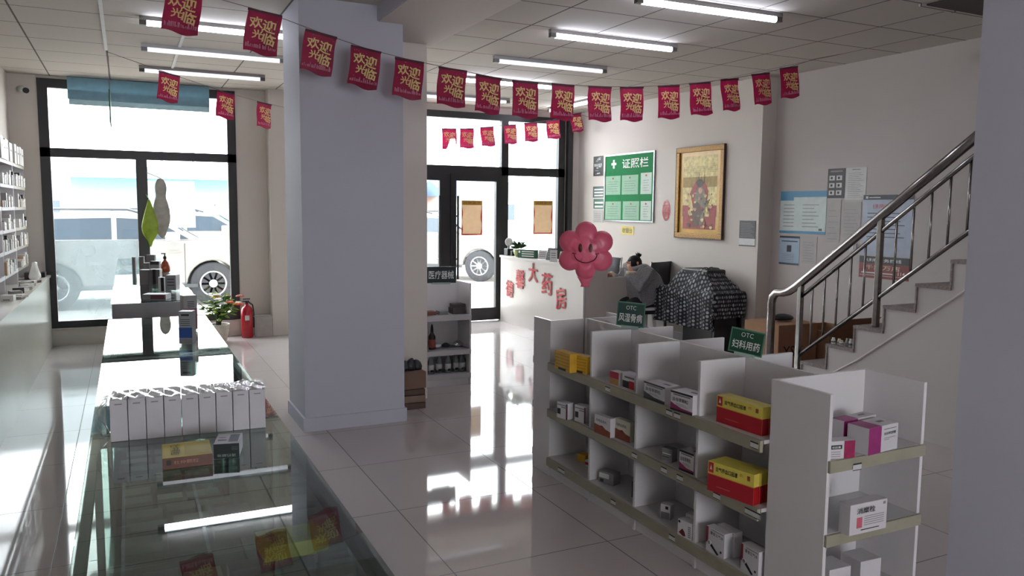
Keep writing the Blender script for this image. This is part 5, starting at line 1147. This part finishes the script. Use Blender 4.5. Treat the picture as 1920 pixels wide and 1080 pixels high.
# ------------------------------------------------------------------ outside: added unseen facade, cars, houses
struct(MB().box(-12, 10.76, 3.1, 16, 11.0, 11, mat('facade_render', (170, 166, 160), .9)).build('facade_sky_block'))  # unseen upper floors, added to block sky light from the car sides
M_cw = mat('car_silver', (136, 134, 132), .25, var=.01); M_cg = mat('car_glass', (44, 58, 70), .08); M_tyre = mat('tyre', (46, 48, 52), .8); M_rim = mat('rim', (190, 192, 194), .3, .6); M_trim = mat('car_trim', (60, 64, 68), .4)
def car(label, loc, rz, wb=1.38):
    t = thing('car', label, 'car', loc, rz)
    R_ = .37
    def arch(cx): return [(cx - R_ * 1.12 * math.cos(a), .36 + R_ * 1.12 * math.sin(a)) for a in [PI * k / 12 for k in range(13)]]
    low = [(-2.4, .4)] + [(-2.38, .3)] + arch(-wb) + arch(wb) + [(2.4, .3), (2.42, .62), (2.36, .86), (2.1, 1.0), (1.05, 1.12), (-2.3, 1.14), (-2.42, .8)]
    body = MB().prism(low, (0, -.92, 0), X_, Z_, (0, 1, 0), 1.84, M_cw).build('body', t, bevel=.05)
    top = [(-2.25, 1.1), (1.02, 1.1), (.35, 1.52), (-.2, 1.58), (-1.9, 1.56), (-2.2, 1.35)]
    b = MB(); n = len(top); f0 = [Vector((x, -.9 + (z - 1.1) * .32, z)) for x, z in top]; f1 = [Vector((v.x, -v.y, v.z)) for v in f0]
    b.add(f0 + f1, [tuple(range(n))[::-1], tuple(range(n, 2 * n))] + [(i, (i + 1) % n, (i + 1) % n + n, i + n) for i in range(n)], M_cw); b.build('cabin', t, bevel=.04)
    for s in (-1, 1):
        def sd(poly, m, name, par=t):
            MB().add([Vector((x, s * (.906 - (z - 1.1) * .32), z)) for x, z in poly], [tuple(range(len(poly)))], m).build(name, par, solid=.006)
        sd([(-2.05, 1.15), (-1.3, 1.15), (-1.3, 1.47), (-1.95, 1.45)], M_cg, 'side_window'); sd([(-1.22, 1.15), (-.35, 1.15), (-.35, 1.5), (-1.22, 1.48)], M_cg, 'side_window'); sd([(-.27, 1.15), (.82, 1.15), (.3, 1.47), (-.27, 1.5)], M_cg, 'side_window')
        MB().box(.45, s * .95, 1.12, .68, s * 1.1, 1.27, M_cw, bev=.03).build('mirror', t)
        MB().tube([(-1.8, s * .68, 1.6), (-1.7, s * .68, 1.64), (-.1, s * .68, 1.64), (.1, s * .68, 1.58)], .02, M_trim, 8).build('roof_rail', t)
        for x in (-.45, .75): MB().box(x, s * .921, .4, x + .008, s * .926, 1.08, M_trim).box(x - .25, s * .92, .92, x - .08, s * .945, .95, M_cw).build('door_seam', t)
        MB().box(-.95, s * .9, .32, .95, s * .935, .38, M_trim).build('sill', t)
        for cx in (-wb, wb):
            w_ = thing_wheel(t, cx, s, R_)
        MB().box(2.2, s * .6, .72, 2.44, s * .9, .86, mat('headlamp', (200, 206, 210), .1), bev=.03).build('headlamp', t)
    MB().add([(.98, -.74, 1.14), (.98, .74, 1.14), (.42, .62, 1.5), (.42, -.62, 1.5)], [(0, 1, 2, 3)], M_cg).build('windscreen', t, solid=.01).location = (.03, 0, .01)
    return t
def thing_wheel(t, cx, s, R_):
    T = Matrix.Translation((cx, s * .8, R_ - .0)) @ Matrix.Rotation(-s * PI / 2, 4, 'X') if False else Matrix.Translation((cx, s * .8, R_)) @ Matrix.Rotation((PI / 2) * (1 if s < 0 else -1), 4, 'X')
    w_ = MB().lathe((0, 0, 0), [(R_ * .6, -.1), (R_ * .95, -.1), (R_, -.07), (R_, .07), (R_ * .95, .1), (R_ * .62, .1)], M_tyre, 32, T).build('tyre', t)
    b = MB().lathe((0, 0, 0), [(R_ * .6, .06), (R_ * .6, .105), (R_ * .54, .105), (R_ * .53, .04)], M_rim, 32, T)
    for k in range(10):
        a = 2 * PI * k / 10; b.box(.05, -.018, .075, R_ * .58, .018, .1, M_rim, T @ Matrix.Rotation(a, 4, 'Z'))
    b.lathe((0, 0, 0), [(.07, .05), (.07, .11), (.04, .115)], M_rim, 16, T); b.lathe((0, 0, 0), [(R_ * .56, .03), (R_ * .56, .05)], M_trim, 24, T)
    b.build('rim', w_); return w_
car('white off-road car parked right outside the left window', (.12, 15.42, -.1), 0, 1.2)
car('white car parked farther back, its cabin showing behind the nearer car', (1.5, 20.2, -.1), 0)
car('white car parked outside the entrance doors', (7.0, 18.5, -.1), -.75)
t = thing('blue_kiosk', 'light blue kiosk with white lettering across the street, behind the parked car', 'kiosk', (2.0, 26, -.1))
M_kb = mat('kiosk_blue', (112, 146, 160), .7)
b = MB().box(-3.4, 0, 0, 2.4, 2.5, 2.5, M_kb); b.text('全屋定制', (.9, -.01, 1.75), X_, Z_, .42, M_paper, w=2.4, bold=.02); b.text('电话 0725 67', (1.1, -.01, 1.15), X_, Z_, .26, M_paper, w=2.0); b.build('body', t)
MB().prism([(-3.7, 0), (2.7, 0), (2.4, .35), (-3.4, .35)], (0, -.4, 2.5), X_, Z_, (0, 1, 0), 3.2, mat('kiosk_roof', (120, 130, 134), .7)).build('roof', t)
def house(label, x, y, w_, d, h, wall, roof):
    t = thing('house', label, 'building', (x, y, -.1)); MB().box(-w_ / 2, 0, 0, w_ / 2, d, h, wall).build('walls', t)
    MB().prism([(-.4, h - .05), (d + .4, h - .05), (d / 2, h + 1.1)], (-w_ / 2 - .3, 0, 0), (0, 1, 0), Z_, X_, w_ + .6, roof).build('roof', t)
    n = max(2, int(w_ / 2.5))
    for k in range(n): xx = -w_ / 2 + w_ * (k + .5) / n; f = MB().box(xx - .5, -.04, .9, xx + .5, .0, min(2.1, h - .4), M_paper).build('window', t); MB().box(xx - .44, -.06, .96, xx + .44, -.041, min(2.04, h - .46), M_cg).build('window_pane', f)
house('low orange brick house far across the street, left of the door handles', 13.5, 52, 9, 6, 2.9, mat('brick_orange', (170, 110, 84), .9), mat('roof_pale_red', (150, 104, 92), .9))
house('low house with blue roof far across the street, seen through the right door', 25.6, 50, 12, 6, 2.6, mat('house_white', (190, 188, 184), .9), mat('roof_blue', (70, 96, 124), .8))
house('long pale house far across the street, seen through the sidelight', 40, 56, 13, 6, 2.6, mat('house_pale', (180, 170, 162), .9), mat('roof_blue', (70, 96, 124)))
house('pale low building far off behind the kiosk', -6, 46, 18, 6, 2.4, mat('house_white', (190, 188, 184)), mat('roof_grey', (140, 136, 132), .8))
M_hill = mat('hill_grey', (140, 132, 128), .95, scale=.1)
b = MB(); pts = [(-60 + 6 * i, 3.2 + 2.2 * math.sin(i * .7) + 1.2 * math.sin(i * 1.9)) for i in range(26)]
b.prism([(-60, 0)] + pts + [(90, 0)], (0, 95, -.1), X_, Z_, (0, 1, 0), 14, M_hill); struct(b.build('hills_outside'))
for x, y, lb in ((1.55, 40, 'thin pole far across the street, left one'), (2.9, 40, 'thin pole far across the street, right one')):
    o = MB().tube([(0, 0, 0), (0, 0, 5.2)], .06, M_gry, 8).box(-.25, -.04, 4.6, .25, .04, 4.7, M_gry).build('utility_pole'); o.location = (x, y, -.1); tag(o, lb, 'pole')
